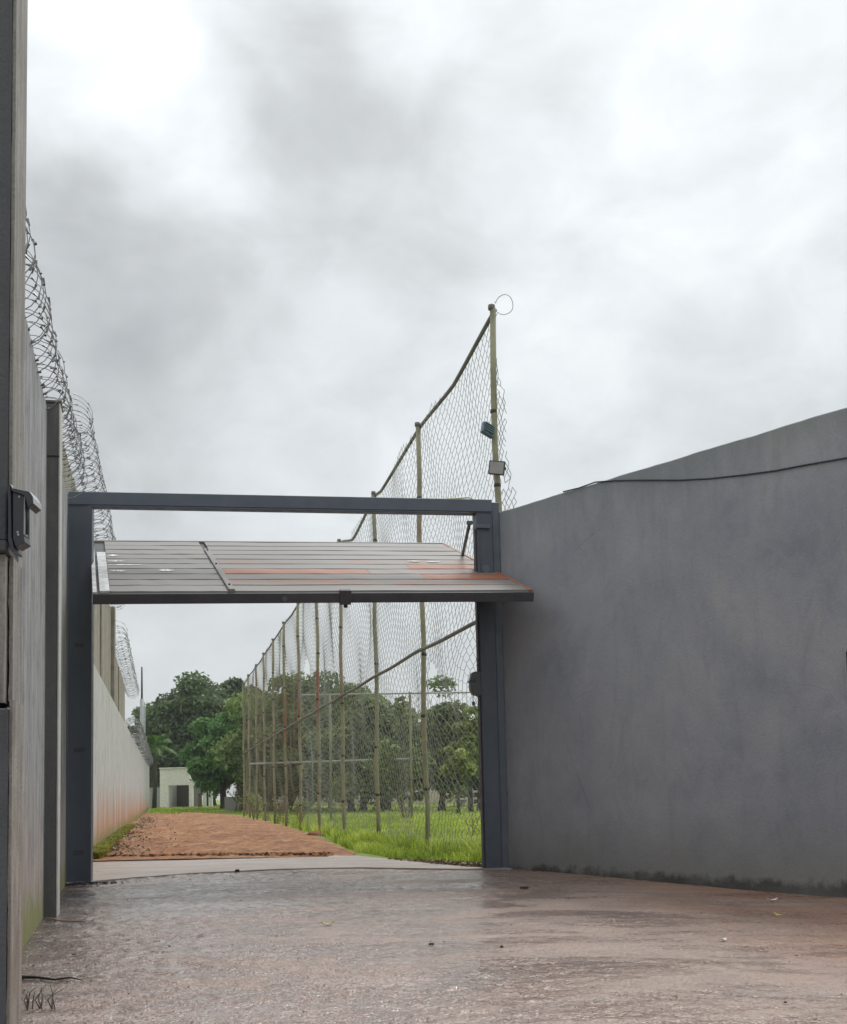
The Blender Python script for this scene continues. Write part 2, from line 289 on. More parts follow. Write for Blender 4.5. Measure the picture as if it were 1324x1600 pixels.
M = dict(
    rwall=m_right_wall(),
    nearwall=m_streaked('streaked_plaster', (0.20, 0.205, 0.21), (0.44, 0.445, 0.45), (0.10, 0.10, 0.105), moss=0.75, orange=0.25, sx=9),
    lightwall=m_streaked('pale_precast', (0.44, 0.45, 0.45), (0.60, 0.61, 0.60), (0.24, 0.255, 0.26), moss=0.8, orange=1.0, sx=4, dark=(0.2, 0.2, 0.2)),
    roughwall=m_streaked('weathered_concrete', (0.20, 0.18, 0.14), (0.42, 0.39, 0.33), (0.10, 0.09, 0.07), sx=3),
    post=m_streaked('grey_concrete_post', (0.105, 0.105, 0.105), (0.16, 0.16, 0.155), (0.08, 0.08, 0.085), sx=4),
    chip=m_flat('lit_edge_tone', (0.50, 0.49, 0.46), 0.9),  # paler than the post: its lit side put into the colour
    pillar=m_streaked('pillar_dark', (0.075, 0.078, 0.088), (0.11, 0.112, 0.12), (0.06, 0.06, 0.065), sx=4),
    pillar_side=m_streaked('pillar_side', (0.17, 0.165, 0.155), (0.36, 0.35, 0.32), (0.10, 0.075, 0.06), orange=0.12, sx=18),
    rustbox=m_paint('rusty_brown', (0.10, 0.075, 0.055), (0.17, 0.135, 0.10), 0.8, (0.13, 0.045, 0.035), 0.2, scale=9),
    drive=m_driveway(), slab=m_slab(), dirt=m_dirt(), gground=m_grass_ground(), bark=m_bark(),
    frame=m_paint('blue_grey_steel', (0.045, 0.055, 0.076), (0.072, 0.084, 0.106), 0.35, (0.075, 0.08, 0.09), 0.1, streak=0.3),
    beam=m_paint('grey_steel_beam', (0.065, 0.08, 0.105), (0.085, 0.10, 0.125), 0.35, (0.11, 0.125, 0.15), 0.1),
    panelframe=m_paint('dark_panel_frame', (0.04, 0.038, 0.045), (0.062, 0.058, 0.065), 0.45, (0.10, 0.08, 0.075), 0.05),
    plank=m_plank('grey_plank', (0.225, 0.21, 0.195), 0.0), plank2=m_plank('grey_plank_rusted', (0.225, 0.20, 0.185), 0.10),
    prust=m_plank('rust_red_plank', (0.40, 0.145, 0.07), 0.22), pwhite=m_plank('scraped_white', (0.52, 0.52, 0.51), 0.0, 0.12),
    pole=m_post(), rail=m_paint('galvanised_rail', (0.12, 0.12, 0.115), (0.19, 0.185, 0.17), 0.5, (0.16, 0.12, 0.08), 0.05),
    wire=m_flat('galvanised_wire', (0.24, 0.235, 0.21), 0.5, 0.3), wire_rust=m_flat('rusty_wire', (0.155, 0.13, 0.09), 0.7),
    razor=m_flat('razor_wire_steel', (0.20, 0.20, 0.20), 0.4, 0.6), razor_l=m_flat('razor_wire_bright', (0.30, 0.31, 0.31), 0.4, 0.4),
    black=m_flat('black_plastic', (0.022, 0.023, 0.03), 0.35), blackl=m_flat('painted_gloss', (0.40, 0.41, 0.42), 0.35),  # second one: pale grey standing in for gloss on the black plastic
    lamp=m_flat('lamp_housing', (0.06, 0.062, 0.065), 0.45), lampb=m_flat('blue_grey_housing', (0.085, 0.14, 0.165), 0.4),
    glass=m_flat('lamp_glass', (0.35, 0.34, 0.33), 0.25),
    leafA=m_leaf('leaf_dark', (0.05, 0.085, 0.035), (0.15, 0.215, 0.08)),
    leafB=m_leaf('leaf_mid', (0.055, 0.125, 0.035), (0.14, 0.30, 0.075), (0.36, 0.46, 0.12)),
    leafC=m_leaf('leaf_olive', (0.075, 0.12, 0.04), (0.23, 0.31, 0.10), (0.46, 0.49, 0.16)),
    leafD=m_leaf('leaf_yellowish', (0.09, 0.13, 0.035), (0.30, 0.37, 0.10), (0.58, 0.60, 0.18)),
    mossy=m_leaf('moss_weed', (0.16, 0.18, 0.02), (0.36, 0.36, 0.06)),
    palm=m_leaf('palm_leaf', (0.06, 0.14, 0.02), (0.20, 0.36, 0.06)),
    blade=m_leaf('grass_blade', (0.20, 0.29, 0.03), (0.52, 0.62, 0.09), (0.78, 0.80, 0.30), 0.4),
    dry=m_leaf('dry_litter', (0.09, 0.055, 0.03), (0.26, 0.19, 0.11), (0.35, 0.30, 0.16), 0.1),
    twig=m_flat('twig', (0.17, 0.135, 0.10), 0.9), dark=m_flat('dark_debris', (0.02, 0.017, 0.016), 0.8),
    cream=m_flat('cream_render', (0.82, 0.79, 0.74), 0.85), pink=m_streaked('pink_wall', (0.66, 0.52, 0.44), (0.80, 0.70, 0.62), (0.55, 0.46, 0.40), sx=1, dark=(0.5, 0.45, 0.4)),
    white=m_flat('white_paint', (0.75, 0.74, 0.72), 0.7), greyw=m_flat('grey_block', (0.36, 0.36, 0.35), 0.9),
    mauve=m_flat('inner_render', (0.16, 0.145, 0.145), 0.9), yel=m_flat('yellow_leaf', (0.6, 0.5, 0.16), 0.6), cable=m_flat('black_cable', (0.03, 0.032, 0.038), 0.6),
    yellow=m_flat('pale_yellow_cord', (0.45, 0.45, 0.18), 0.6), pole_w=m_flat('grey_pole', (0.36, 0.37, 0.37), 0.6), roundel=m_flat('faded_disc', (0.10, 0.11, 0.135), 0.6),
)
# ================================================================== mesh helpers
def mk(name, V, Fc, mat, parent=None, loc=None, smooth=False, mats=None, mi=None):
    me = bpy.data.meshes.new(name)
    if isinstance(V, np.ndarray): V = V.tolist()
    if isinstance(Fc, np.ndarray): Fc = Fc.tolist()
    me.from_pydata(V, [], Fc)
    for m in (mats or [mat]): me.materials.append(m)
    if mi is not None: me.polygons.foreach_set('material_index', mi)
    if smooth: me.polygons.foreach_set('use_smooth', [True] * len(me.polygons))
    me.update()
    o = bpy.data.objects.new(name, me); C.objects.link(o)
    if parent: o.parent = parent
    if loc is not None: o.location = loc
    return o
def tag(o, label=None, cat=None, group=None, kind=None):
    for k, v in (('label', label), ('category', cat), ('group', group), ('kind', kind)):
        if v: o[k] = v
    return o
def empty(name, loc, rz, label, cat, group=None):
    o = bpy.data.objects.new(name, None); C.objects.link(o); o.location = loc; o.rotation_euler = (0, 0, rz); o.empty_display_size = 0.3
    return tag(o, label, cat, group)
BF = [(0, 3, 2, 1), (4, 5, 6, 7), (0, 1, 5, 4), (1, 2, 6, 5), (2, 3, 7, 6), (3, 0, 4, 7)]
def box(name, lo, hi, mat, parent=None, bev=0.0, rot=None, loc=None):
    x0, y0, z0 = lo; x1, y1, z1 = hi
    V = [(x0, y0, z0), (x1, y0, z0), (x1, y1, z0), (x0, y1, z0), (x0, y0, z1), (x1, y0, z1), (x1, y1, z1), (x0, y1, z1)]
    bm = bmesh.new(); vs = [bm.verts.new(v) for v in V]
    for f in BF: bm.faces.new([vs[i] for i in f])
    if bev: bmesh.ops.bevel(bm, geom=bm.edges[:], offset=bev, segments=1, affect='EDGES')
    me = bpy.data.meshes.new(name); bm.to_mesh(me); bm.free(); me.materials.append(mat)
    o = bpy.data.objects.new(name, me); C.objects.link(o)
    if parent: o.parent = parent
    if rot: o.rotation_euler = rot
    if loc is not None: o.location = loc
    return o
def prisms(P0, P1, r, sides=3, r1=None):
    """many little straight bars at once: arrays (n,3) -> verts, faces"""
    P0 = np.asarray(P0, float); P1 = np.asarray(P1, float); n = len(P0)
    r = np.broadcast_to(np.asarray(r, float), (n,)); r1 = r if r1 is None else np.broadcast_to(np.asarray(r1, float), (n,))
    d = P1 - P0; L = np.linalg.norm(d, axis=1, keepdims=True); d = d / np.maximum(L, 1e-9)
    ref = np.where(np.abs(d[:, 2:3]) < 0.9, np.array([[0, 0, 1.0]]), np.array([[1.0, 0, 0]]))
    a = np.cross(d, ref); a /= np.maximum(np.linalg.norm(a, axis=1, keepdims=True), 1e-9); b = np.cross(d, a)
    V = np.empty((n, 2 * sides, 3))
    for k in range(sides):
        t = 2 * pi * k / sides; o = a * cos(t) + b * sin(t)
        V[:, k] = P0 + o * r[:, None]; V[:, sides + k] = P1 + o * r1[:, None]
    base = (np.arange(n) * 2 * sides)[:, None]
    Fs = [base + np.array([[k, (k + 1) % sides, sides + (k + 1) % sides, sides + k]]) for k in range(sides)]
    return V.reshape(-1, 3), np.concatenate(Fs, 0)
def tube(name, pts, r, mat, parent=None, sides=8, loc=None, caps=True):
    """smooth tube along a polyline; r number or list"""
    pts = [Vector(p) for p in pts]; n = len(pts); rs = r if isinstance(r, (list, tuple)) else [r] * n
    V = []; Fc = []; prev = None
    for i, p in enumerate(pts):
        d = (pts[min(i + 1, n - 1)] - pts[max(i - 1, 0)]).normalized()
        a = d.orthogonal().normalized() if prev is None else (prev - d * prev.dot(d)).normalized()
        prev = a; b = d.cross(a)
        for k in range(sides):
            t = 2 * pi * k / sides; V.append(p + (a * cos(t) + b * sin(t)) * rs[i])
    for i in range(n - 1):
        for k in range(sides):
            q = (k + 1) % sides; Fc.append((i * sides + k, i * sides + q, (i + 1) * sides + q, (i + 1) * sides + k))
    if caps: Fc.append(tuple(range(sides))[::-1]); Fc.append(tuple((n - 1) * sides + k for k in range(sides)))
    o = mk(name, V, Fc, mat, parent, smooth=True)
    if loc is not None: o.location = loc
    return o
def sstep(a, b, x):
    t = np.clip((np.asarray(x, float) - a) / (b - a), 0, 1); return t * t * (3 - 2 * t)
# ================================================================== ground
VX = 0.2195                      # the lane runs towards (-VX, 1)
def lane(v, D, z=0.0): return Vector((v - VX * D, D, z))
def gz(X, D):
    X = np.asarray(X, float); D = np.asarray(D, float); v = X + VX * D
    z = -0.10 * sstep(0.9, 4.0, X) * (1 - sstep(15, 19, D))
    z = z - 0.15 * sstep(15.8, 20, D) * sstep(2.4, 4.5, v)
    z = z + 0.20 * sstep(80, 108, D) + 0.15 * sstep(80, 108, D) * sstep(2.4, 4.5, v)
    return z
front_px = [(60, 1384), (142, 1379), (205, 1373), (300, 1366), (440, 1359), (560, 1357), (700, 1359), (762, 1359), (800, 1358)]
front = [G(*p) for p in front_px]
def front_y(X):
    return np.interp(X, [p.x for p in front], [p.y for p in front])
def grid(name, us, vs_, fn, mat, kind='structure', parent=None):
    V = []; Fc = []; nu = len(us); nv = len(vs_)
    for v in vs_:
        for u in us: V.append(fn(u, v))
    for j in range(nv - 1):
        for i in range(nu - 1): Fc.append((j * nu + i, j * nu + i + 1, (j + 1) * nu + i + 1, (j + 1) * nu + i))
    o = mk(name, V, Fc, mat, parent, smooth=True)
    if kind: o['kind'] = kind
    return o
def fbm2(x, y, s=0):
    return (sin(x * 1.3 + y * 0.7 + s) + sin(x * 2.9 - y * 1.9 + 2 * s) * 0.5 + sin(x * 5.3 + y * 6.1 + 3 * s) * 0.3 + sin(x * 11.7 - y * 9.1 + s) * 0.15) / 1.95
dr_px = [(560, 1336), (545, 1325), (500, 1302), (460, 1290), (420, 1280), (380, 1273), (345, 1268), (318, 1265.5)]
dr = [G(px, py, -0.05) for px, py in dr_px]
Ds = np.unique(np.concatenate([np.arange(-12, 30, 0.6), np.arange(30, 120, 2.0), np.geomspace(120, 400, 16)]))
def gfun(u, D):
    w = 1 + max(D, 0) * 0.05; X = u * w
    if 20.5 < D < 82:
        xr = float(np.interp(D, [p.y for p in dr], [p.x for p in dr]))
        if X < xr - 0.35: return (X, D, float(gz(X, D)) - 0.16)
    low = 0.05 if D < 15.4 else 0.05 * (1 - float(sstep(20.9, 22.0, D))) * (1 if X + VX * D < 3.3 else 0.3)
    return (X, D, float(gz(X, D)) - low - 0.02 + 0.02 * fbm2(X * 0.8, D * 0.5) * float(sstep(22, 30, D)))
grid('grass_field', np.arange(-24, 24.1, 0.6), Ds, gfun, M['gground'])
def driveway():
    xs = np.unique(np.concatenate([np.arange(-5.2, -3.9, 0.2), np.arange(-3.9, 5.0, 0.03), np.arange(5.0, 9.3, 0.25)]))
    ys = np.unique(np.concatenate([np.arange(-8, 4.4, 0.3), np.arange(4.4, 9.0, 0.024), np.arange(9.0, 13.0, 0.04), np.linspace(13.0, 16.0, 60)]))
    X, Y = np.meshgrid(xs, ys); yb = front_y(X) + 0.12
    Y = np.where(Y > 13.0, 13.0 + (Y - 13.0) / 3.0 * (yb - 13.0), Y)
    Z = gz(X, Y); g = np.random.default_rng(3)
    for sc, am in ((2.1, 0.0035), (0.9, 0.005)):
        for q in range(5):
            a_ = g.uniform(0, 2 * pi); fq = sc * g.uniform(0.7, 1.8); Z = Z + am / 5 * np.sin(fq * (X * cos(a_) + Y * sin(a_)) * 2 + g.uniform(0, 6) + 1.5 * np.sin(X * 1.3 + Y * 0.9))
    smoothness = 0.6 + 0.5 * np.sin(X * 1.1 + 1.4 * np.sin(Y * 0.9) + 0.6 * np.sin(X * 3.1 - Y * 2.3))
    rough_amp = np.clip(1.25 - 0.8 * smoothness - 0.10 * (X - 1), 0.25, 1.3)
    fine = g.normal(0, 1, X.shape); n2 = g.normal(0, 1, X.shape); n2 = (n2 + np.roll(n2, 1, 0) + np.roll(n2, 1, 1) + np.roll(np.roll(n2, 1, 0), 1, 1)) / 2
    inner = (Y > 4.3) & (Y < 15.9)
    Z = Z + np.where(inner, (0.0019 * fine + 0.0030 * n2) * rough_amp, 0)
    V = np.stack([X, Y, Z], -1).reshape(-1, 3); nu, nv_ = len(xs), len(ys)
    i = np.arange(nu - 1)[None, :]; j = np.arange(nv_ - 1)[:, None]; a0 = (j * nu + i).reshape(-1)
    Fc = np.stack([a0, a0 + 1, a0 + nu + 1, a0 + nu], 1)
    tag(mk('driveway', V, Fc, M['drive'], smooth=True), kind='structure')
driveway()
back_px = [(60, 1343), (142, 1341), (350, 1338), (560, 1337), (620, 1343), (680, 1350), (740, 1356), (790, 1357.5)]
def slab():
    bk = [G(*p) for p in back_px]; n = 110; V = []; Fc = []
    ft = np.linspace(0, 1, n)
    fx = np.interp(ft, np.linspace(0, 1, len(front)), [p.x for p in front]); fy = np.interp(ft, np.linspace(0, 1, len(front)), [p.y for p in front])
    bx = np.interp(ft, np.linspace(0, 1, len(bk)), [p.x for p in bk]); by = np.interp(ft, np.linspace(0, 1, len(bk)), [p.y for p in bk])
    m = 10
    for i in range(n):
        e0 = 0.03 * fbm2(fx[i] * 6, 1.0); e1 = 0.10 * fbm2(bx[i] * 3, 5.0)
        a = Vector((fx[i], fy[i] + e0, 0)); b = Vector((bx[i], max(by[i] + e1, fy[i] + e0 + 0.05), 0))
        for j in range(m + 1):
            p = a.lerp(b, j / m); V.append((p.x, p.y, float(gz(p.x, p.y)) * 0.3 + 0.016 + 0.003 * fbm2(p.x * 2, p.y * 2)))
        V.append((a.x, a.y, -0.05)); V.append((b.x, b.y, -0.09))
    k = m + 3
    for i in range(n - 1):
        for j in range(m): Fc.append((i * k + j, (i + 1) * k + j, (i + 1) * k + j + 1, i * k + j + 1))
        Fc.append((i * k + m + 1, (i + 1) * k + m + 1, (i + 1) * k, i * k))
        Fc.append((i * k + m, (i + 1) * k + m, (i + 1) * k + m + 2, i * k + m + 2))
    tag(mk('concrete_apron', V, Fc, M['slab']), kind='structure')
slab()
# red earth lane: left edge under the wall, right edge follows the grass
def dirt_fun(u, D):
    xr = float(np.interp(D, [p.y for p in dr], [p.x for p in dr])) + 0.12 * fbm2(D * 1.7, 2) + 0.05 * fbm2(D * 7, 1)
    xl = -1.36 - VX * D
    X = xl + (xr - xl) * u; edge = min(1, min(1.4 - u * 1.0, (1 - u) * 9))
    rut = -0.05 * (math.exp(-((u - 0.33) / 0.07) ** 2) + math.exp(-((u - 0.68) / 0.07) ** 2))
    hump = 0.045 * fbm2(X * 1.6, D * 0.9, 3) + 0.03 * fbm2(X * 5, D * 3, 2) + 0.02 * fbm2(X * 9, D * 8, 5)
    return (X, D, float(gz(X, D)) + 0.035 * max(edge, 0) + (rut + hump) * max(0, min(1, edge)) * float(sstep(20.3, 22.5, D)) - 0.01 * (u >= 0.999))
dD = np.concatenate([np.arange(19.2, 40, 0.18), np.arange(40, 80, 0.6)])
grid('dirt_path', np.linspace(0, 1, 70), dD, dirt_fun, M['dirt'])
# ================================================================== left side: wall with post, razor coils
def wall_strip(name, a, b, z0, za, zb, th, mat, parent=None, n=14, rag=0.0, seedv=0):
    """wall along a->b, face on the right hand side (towards the lane); slightly uneven top"""
    a = Vector((a.x, a.y, 0)); b = Vector((b.x, b.y, 0)); d = (b - a).normalized(); nn = Vector((-d.y, d.x, 0)) * th
    V = []; Fc = []
    for i in range(n + 1):
        t = i / n; p = a.lerp(b, t); z = za + (zb - za) * t + rag * fbm2(i * 1.3, seedv)
        V += [(p.x, p.y, z0), (p.x, p.y, z - 0.012), (p.x + nn.x * 0.06, p.y + nn.y * 0.06, z), (p.x + nn.x, p.y + nn.y, z), (p.x + nn.x, p.y + nn.y, z0)]
    for i in range(n):
        for j in range(4): Fc.append((i * 5 + j, (i + 1) * 5 + j, (i + 1) * 5 + j + 1, i * 5 + j + 1))
    Fc.append((4, 3, 2, 1, 0)); Fc.append(tuple(n * 5 + j for j in range(5)))
    # faces above are wound for a right-hand face
    return mk(name, V, [tuple(f) for f in Fc], mat, parent)
nwA, nwM, nwB = Vector((-2.30, 5.3, 0)), G(60, 1436), Vector((-4.42, 14.42, 0))
# wall line through G(40,1470) and just behind the post
w0 = Vector((-2.30 - 0.0, 6.2, 0)); w0 = G(38, 1478); w1 = Vector((-4.36, 14.4, 0))
dirw = (w1 - w0).normalized(); wS = w0 - dirw * 3.0
nw = empty('plaster_wall', wS, 0, 'tall streaked grey plaster wall on the left before the gate, coiled wire along its top', 'wall')
def loc(o, root): return o - root.location
npan = 4; tot = (w1 - wS).length; cuts = [0, 0.30, 0.52, 0.76, 1.0]
for i in range(npan):
    a = wS + (w1 - wS) * cuts[i]; b = wS + (w1 - wS) * cuts[i + 1] - dirw * 0.012
    za = 4.28 + 0.50 * cuts[i]; zb = 4.28 + 0.50 * cuts[i + 1]
    o = wall_strip('wall_panel', loc(a, nw), loc(b, nw), -0.1, za, zb, 0.16, M['nearwall'], nw, rag=0.012, seedv=i)
# square concrete post in front of that wall
pp = G(67.5, 1433); cp = empty('concrete_post', (pp.x + 0.0, pp.y + 0.12, 0), radians(13), 'square grey concrete post standing against the streaked wall, lit along one edge', 'post')
box('shaft', (-0.085, -0.10, -0.05), (0.078, 0.17, 4.60), M['post'], cp, 0.006)
box('lit_edge', (0.0785, -0.104, -0.02), (0.092, 0.168, 4.60), M['chip'], cp, 0.003)  # pale strip paints the light on this side of the post
box('mortar_cap', (-0.10, -0.115, 4.603), (0.10, 0.19, 4.625), M['post'], cp, 0.004)
box('mortar_joint', (-0.086, -0.108, 4.10), (0.085, -0.1005, 4.112), M['dark'], cp)
# pillar closest to the camera
pX = -1.595; pil = empty('gate_pillar', (P(10, 900, 4.6).x, 4.6, 0), radians(11), 'nearest dark pillar at the left picture edge with broken brown niche', 'pillar')
box('upper_shaft', (-0.5, 0.0, 2.03), (0.0, 0.30, 5.6), M['pillar'], pil, 0.006)
box('ledge', (-0.5, -0.02, 1.985), (0.004, 0.30, 2.027), M['pillar'], pil, 0.004)
box('niche_back', (-0.5, 0.035, 1.37), (-0.035, 0.30, 1.984), M['rustbox'], pil, 0.004)
box('lower_shaft', (-0.5, 0.0, -0.3), (0.012, 0.28, 1.366), M['pillar'], pil, 0.006)
def ragged_strip(name, x0, x1, y0, y1, z0, z1, amp, mat, parent, n=46, sd=0):
    V = []; Fc = []
    for i in range(n + 1):
        z = z0 + (z1 - z0) * i / n; e = amp * fbm2(z * 9, sd) + amp * 0.5 * fbm2(z * 31, sd)
        V += [(x0 + e, y0 + e * 0.3, z), (x1 + e * 0.2, y0 + e * 0.3, z), (x1 + e * 0.2, y1, z), (x0 + e, y1, z)]
    for i in range(n):
        for j in range(4):
            q = (j + 1) % 4; Fc.append((i * 4 + j, i * 4 + q, (i + 1) * 4 + q, (i + 1) * 4 + j))
    Fc += [(3, 2, 1, 0), tuple(n * 4 + j for j in range(4))]
    return mk(name, V, Fc, mat, parent)
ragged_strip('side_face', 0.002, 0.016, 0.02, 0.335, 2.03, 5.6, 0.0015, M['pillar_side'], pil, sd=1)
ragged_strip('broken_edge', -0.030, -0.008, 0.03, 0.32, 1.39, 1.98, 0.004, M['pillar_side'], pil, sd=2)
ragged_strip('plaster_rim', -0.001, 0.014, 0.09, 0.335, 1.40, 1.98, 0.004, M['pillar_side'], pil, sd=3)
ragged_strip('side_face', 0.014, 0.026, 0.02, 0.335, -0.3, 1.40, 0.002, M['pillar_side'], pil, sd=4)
# hooded intercom hanging on the pillar side
ic = empty('intercom', P(31, 812, 4.60), radians(3), 'black hooded intercom box fixed to the side of the nearest pillar', 'intercom')
def prism_profile(name, prof, y0, y1, mat, parent, bev=0.0):
    n = len(prof); V = [(x, y0, z) for x, z in prof] + [(x, y1, z) for x, z in prof]
    Fc = [tuple(range(n)), tuple(range(2 * n - 1, n - 1, -1))] + [(i, (i + 1) % n, n + (i + 1) % n, n + i)[::-1] for i in range(n)]
    bm = bmesh.new(); vs = [bm.verts.new(v) for v in V]
    for f in Fc: bm.faces.new([vs[i] for i in f])
    bmesh.ops.recalc_face_normals(bm, faces=bm.faces[:])
    if bev: bmesh.ops.bevel(bm, geom=bm.edges[:], offset=bev, segments=1, affect='EDGES')
    me = bpy.data.meshes.new(name); bm.to_mesh(me); bm.free(); me.materials.append(mat)
    o = bpy.data.objects.new(name, me); C.objects.link(o); o.parent = parent; return o
u = 4.60 / F
def ipx(pts): return [((x - 30) * u, (812 - y) * u) for x, y in pts]
prism_profile('back_plate', ipx([(17, 762), (21, 760), (23, 845), (28, 866), (24, 868), (18, 850)]), -0.05, 0.06, M['black'], ic, 0.001)
prism_profile('body', ipx([(23.2, 768), (41, 774), (41, 842), (43, 852), (29, 860), (24, 846)]), -0.04, 0.045, M['black'], ic, 0.002)
prism_profile('hood', ipx([(22, 763), (33, 768), (50, 772), (56, 780), (57, 792), (49, 798), (46, 787), (42, 778), (23, 771)]), -0.055, 0.058, M['black'], ic, 0.002)
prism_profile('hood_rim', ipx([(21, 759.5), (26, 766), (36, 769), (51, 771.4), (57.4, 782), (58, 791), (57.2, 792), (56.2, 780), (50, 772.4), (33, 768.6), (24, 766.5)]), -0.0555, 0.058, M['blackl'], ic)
tube('handset', [Vector(((44) * u - 30 * u, -0.02, (812 - 778) * u)), Vector((14.4 * u, -0.02, 0.0)), Vector((14 * u, -0.02, -26 * u))], 0.006, M['black'], ic)
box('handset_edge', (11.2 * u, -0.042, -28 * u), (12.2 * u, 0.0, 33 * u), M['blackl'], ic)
for (x, z) in ((4, 33), (6, 38), (2, -24), (3, -28)):
    box('rivet', (x * u - 0.003, -0.0415 - 0.003, z * u - 0.004), (x * u + 0.003, -0.0405, z * u + 0.004), M['blackl'], ic)

def helix(a, b, R, pitch, hand=1, ph=0.0, seg=18, squash=1.0, wob=0.02, seed=0):
    a = np.array(a); b = np.array(b); L = np.linalg.norm(b - a); d = (b - a) / L
    s = np.cross(d, [0, 0, 1.0]); s /= np.linalg.norm(s); upv = np.cross(s, d)
    n = int(L / pitch * seg); t = np.linspace(0, 1, n + 1); th = hand * 2 * pi * t * L / pitch + ph
    rr = R * (1 + wob * 3 * np.sin(t * L * 2.7 + seed) + wob * 2 * np.sin(th * 0.37 + seed))
    ax = a[None] + d[None] * (t[:, None] * L + 0.09 * np.sin(th * 0.5 + seed)[:, None] * min(1, pitch * 4))
    ax = ax + upv[None] * (0.04 * np.sin(t * L * 1.1 + seed))[:, None]
    return ax + s[None] * (np.cos(th) * rr)[:, None] + upv[None] * (np.sin(th) * rr * squash)[:, None]
def coil(name, label, a, b, R, pitch, mat, r=0.0028, barb=0.036, seg=18, seed=0, group='razor wire coils along the left wall', double=True):
    V = []; Fc = []; off = 0; BP0 = []; BP1 = []; BD = []
    for h in ((1, -1) if double else (1,)):
        Pn = helix(a, b, R, pitch, h, 0.7 * h + seed, seg, seed=seed + h)
        v, f = prisms(Pn[:-1], Pn[1:], r); V.append(v); Fc.append(f + off); off += len(v)
        # barbs: little flat blades across the wire
        q = Pn[:-1:2] if barb > 0 else Pn[:0]; d = (Pn[1:] - Pn[:-1])[::2][:len(q)]
        d = d / np.linalg.norm(d, axis=1, keepdims=True); BP0.append(q - d * barb * 0.5); BP1.append(q + d * barb * 0.5)
    root = empty(name, Vector(a), 0, label, 'razor wire', group)
    V = np.concatenate(V) - np.array(a); Fc = np.concatenate(Fc)
    tag(mk('coiled_strand', V, Fc, mat, root), kind='stuff')
    if barb > 0:
        p0 = np.concatenate(BP0) - np.array(a); p1 = np.concatenate(BP1) - np.array(a)
        j = rng.normal(0, 0.004, p0.shape)
        v, f = prisms(p0 + j, p1 - j, r * 3.0, 4, r * 1.0); tag(mk('barbs', v, f, mat, root), kind='stuff')
    # straight carrier wire through the coil
    m = (Vector(b) - Vector(a))
    tube('carrier_wire', [Vector((0, 0, -R * 0.85)), m + Vector((0, 0, -R * 0.85))], r * 0.8, mat, root, 4)
    return root
c0 = (w0 - dirw * 2.6); side = Vector((-dirw.y, dirw.x, 0))
coil('razor_wire', 'dark razor wire coil on the near streaked wall behind the square post', (c0.x + side.x * 0.17, c0.y + side.y * 0.17, 4.26 + 0.21), (w1.x + side.x * 0.02, w1.y, 4.76 + 0.25), 0.25, 0.34, M['razor'], seed=1, r=0.004, barb=0.045)
# beyond the gate: pale lane wall, and a taller weathered wall behind it
LW0, LW1 = 14.75, 104.0
lw = empty('lane_wall', lane(-1.36, LW0), 0, 'long pale precast wall along the red earth lane with orange splash stains', 'wall')
edges = [LW0, 22.0, 30.5, 39.5] + list(np.arange(47.5, LW1 + 1, 8.0))
for i in range(len(edges) - 1):
    a = lane(-1.36, edges[i]); b = lane(-1.36, edges[i + 1] - 0.035)
    z0 = float(gz(a.x, a.y))
    z1 = float(gz(b.x, b.y)); wall_strip('wall_panel', loc(a, lw), loc(b, lw), -0.2, 3.62 + z0, 3.62 + z1, 0.15, M['lightwall'], lw, n=4, rag=0.01, seedv=i)
hw = empty('weathered_wall', lane(-1.54, 17.3), 0, 'taller brown weathered concrete wall rising behind the pale lane wall', 'wall')
wall_strip('wall_panel', loc(lane(-1.53, 17.3), hw), loc(lane(-1.53, 33.4), hw), -0.2, 6.40, 6.43, 0.22, M['roughwall'], hw, n=26, rag=0.03)
wall_strip('wall_panel', loc(lane(-1.53, 34.2), hw), loc(lane(-1.53, 45.2), hw), -0.2, 5.50, 5.36, 0.22, M['roughwall'], hw, n=18, rag=0.02, seedv=4)
box('pilaster', (-0.20, 0, -0.2), (0.10, 0.75, 6.5), M['roughwall'], hw, 0.01, rot=(0, 0, math.atan(VX)), loc=loc(lane(-1.53, 33.42), hw))
for k, D in enumerate((23.4, 27.8, 38.6)):
    box('pilaster', (-0.1, 0, -0.2), (0.035, 0.22, 6.38 if D < 33 else 5.36), M['roughwall'], hw, 0.006, rot=(0, 0, math.atan(VX)), loc=loc(lane(-1.53, D), hw))
coil('razor_wire', 'razor wire coil on the taller weathered wall seen through the gate beam', lane(-1.42, 17.2, 6.72), lane(-1.42, 33.8, 6.72), 0.31, 0.36, M['razor'], seed=2, r=0.004, barb=0.05)
coil('razor_wire', 'thin pale razor wire coil stepping down along the end of the weathered wall', lane(-1.38, 33.9, 5.85), lane(-1.38, 50.5, 5.55), 0.27, 0.62, M['razor_l'], seed=3, r=0.0045, barb=0.05)
coil('razor_wire', 'bright razor wire coil on the far part of the pale lane wall near the palm', lane(-1.26, 45.5, 3.85), lane(-1.26, 92, 3.90), 0.34, 0.75, M['razor'], seed=4, r=0.006, barb=0.05, seg=14)
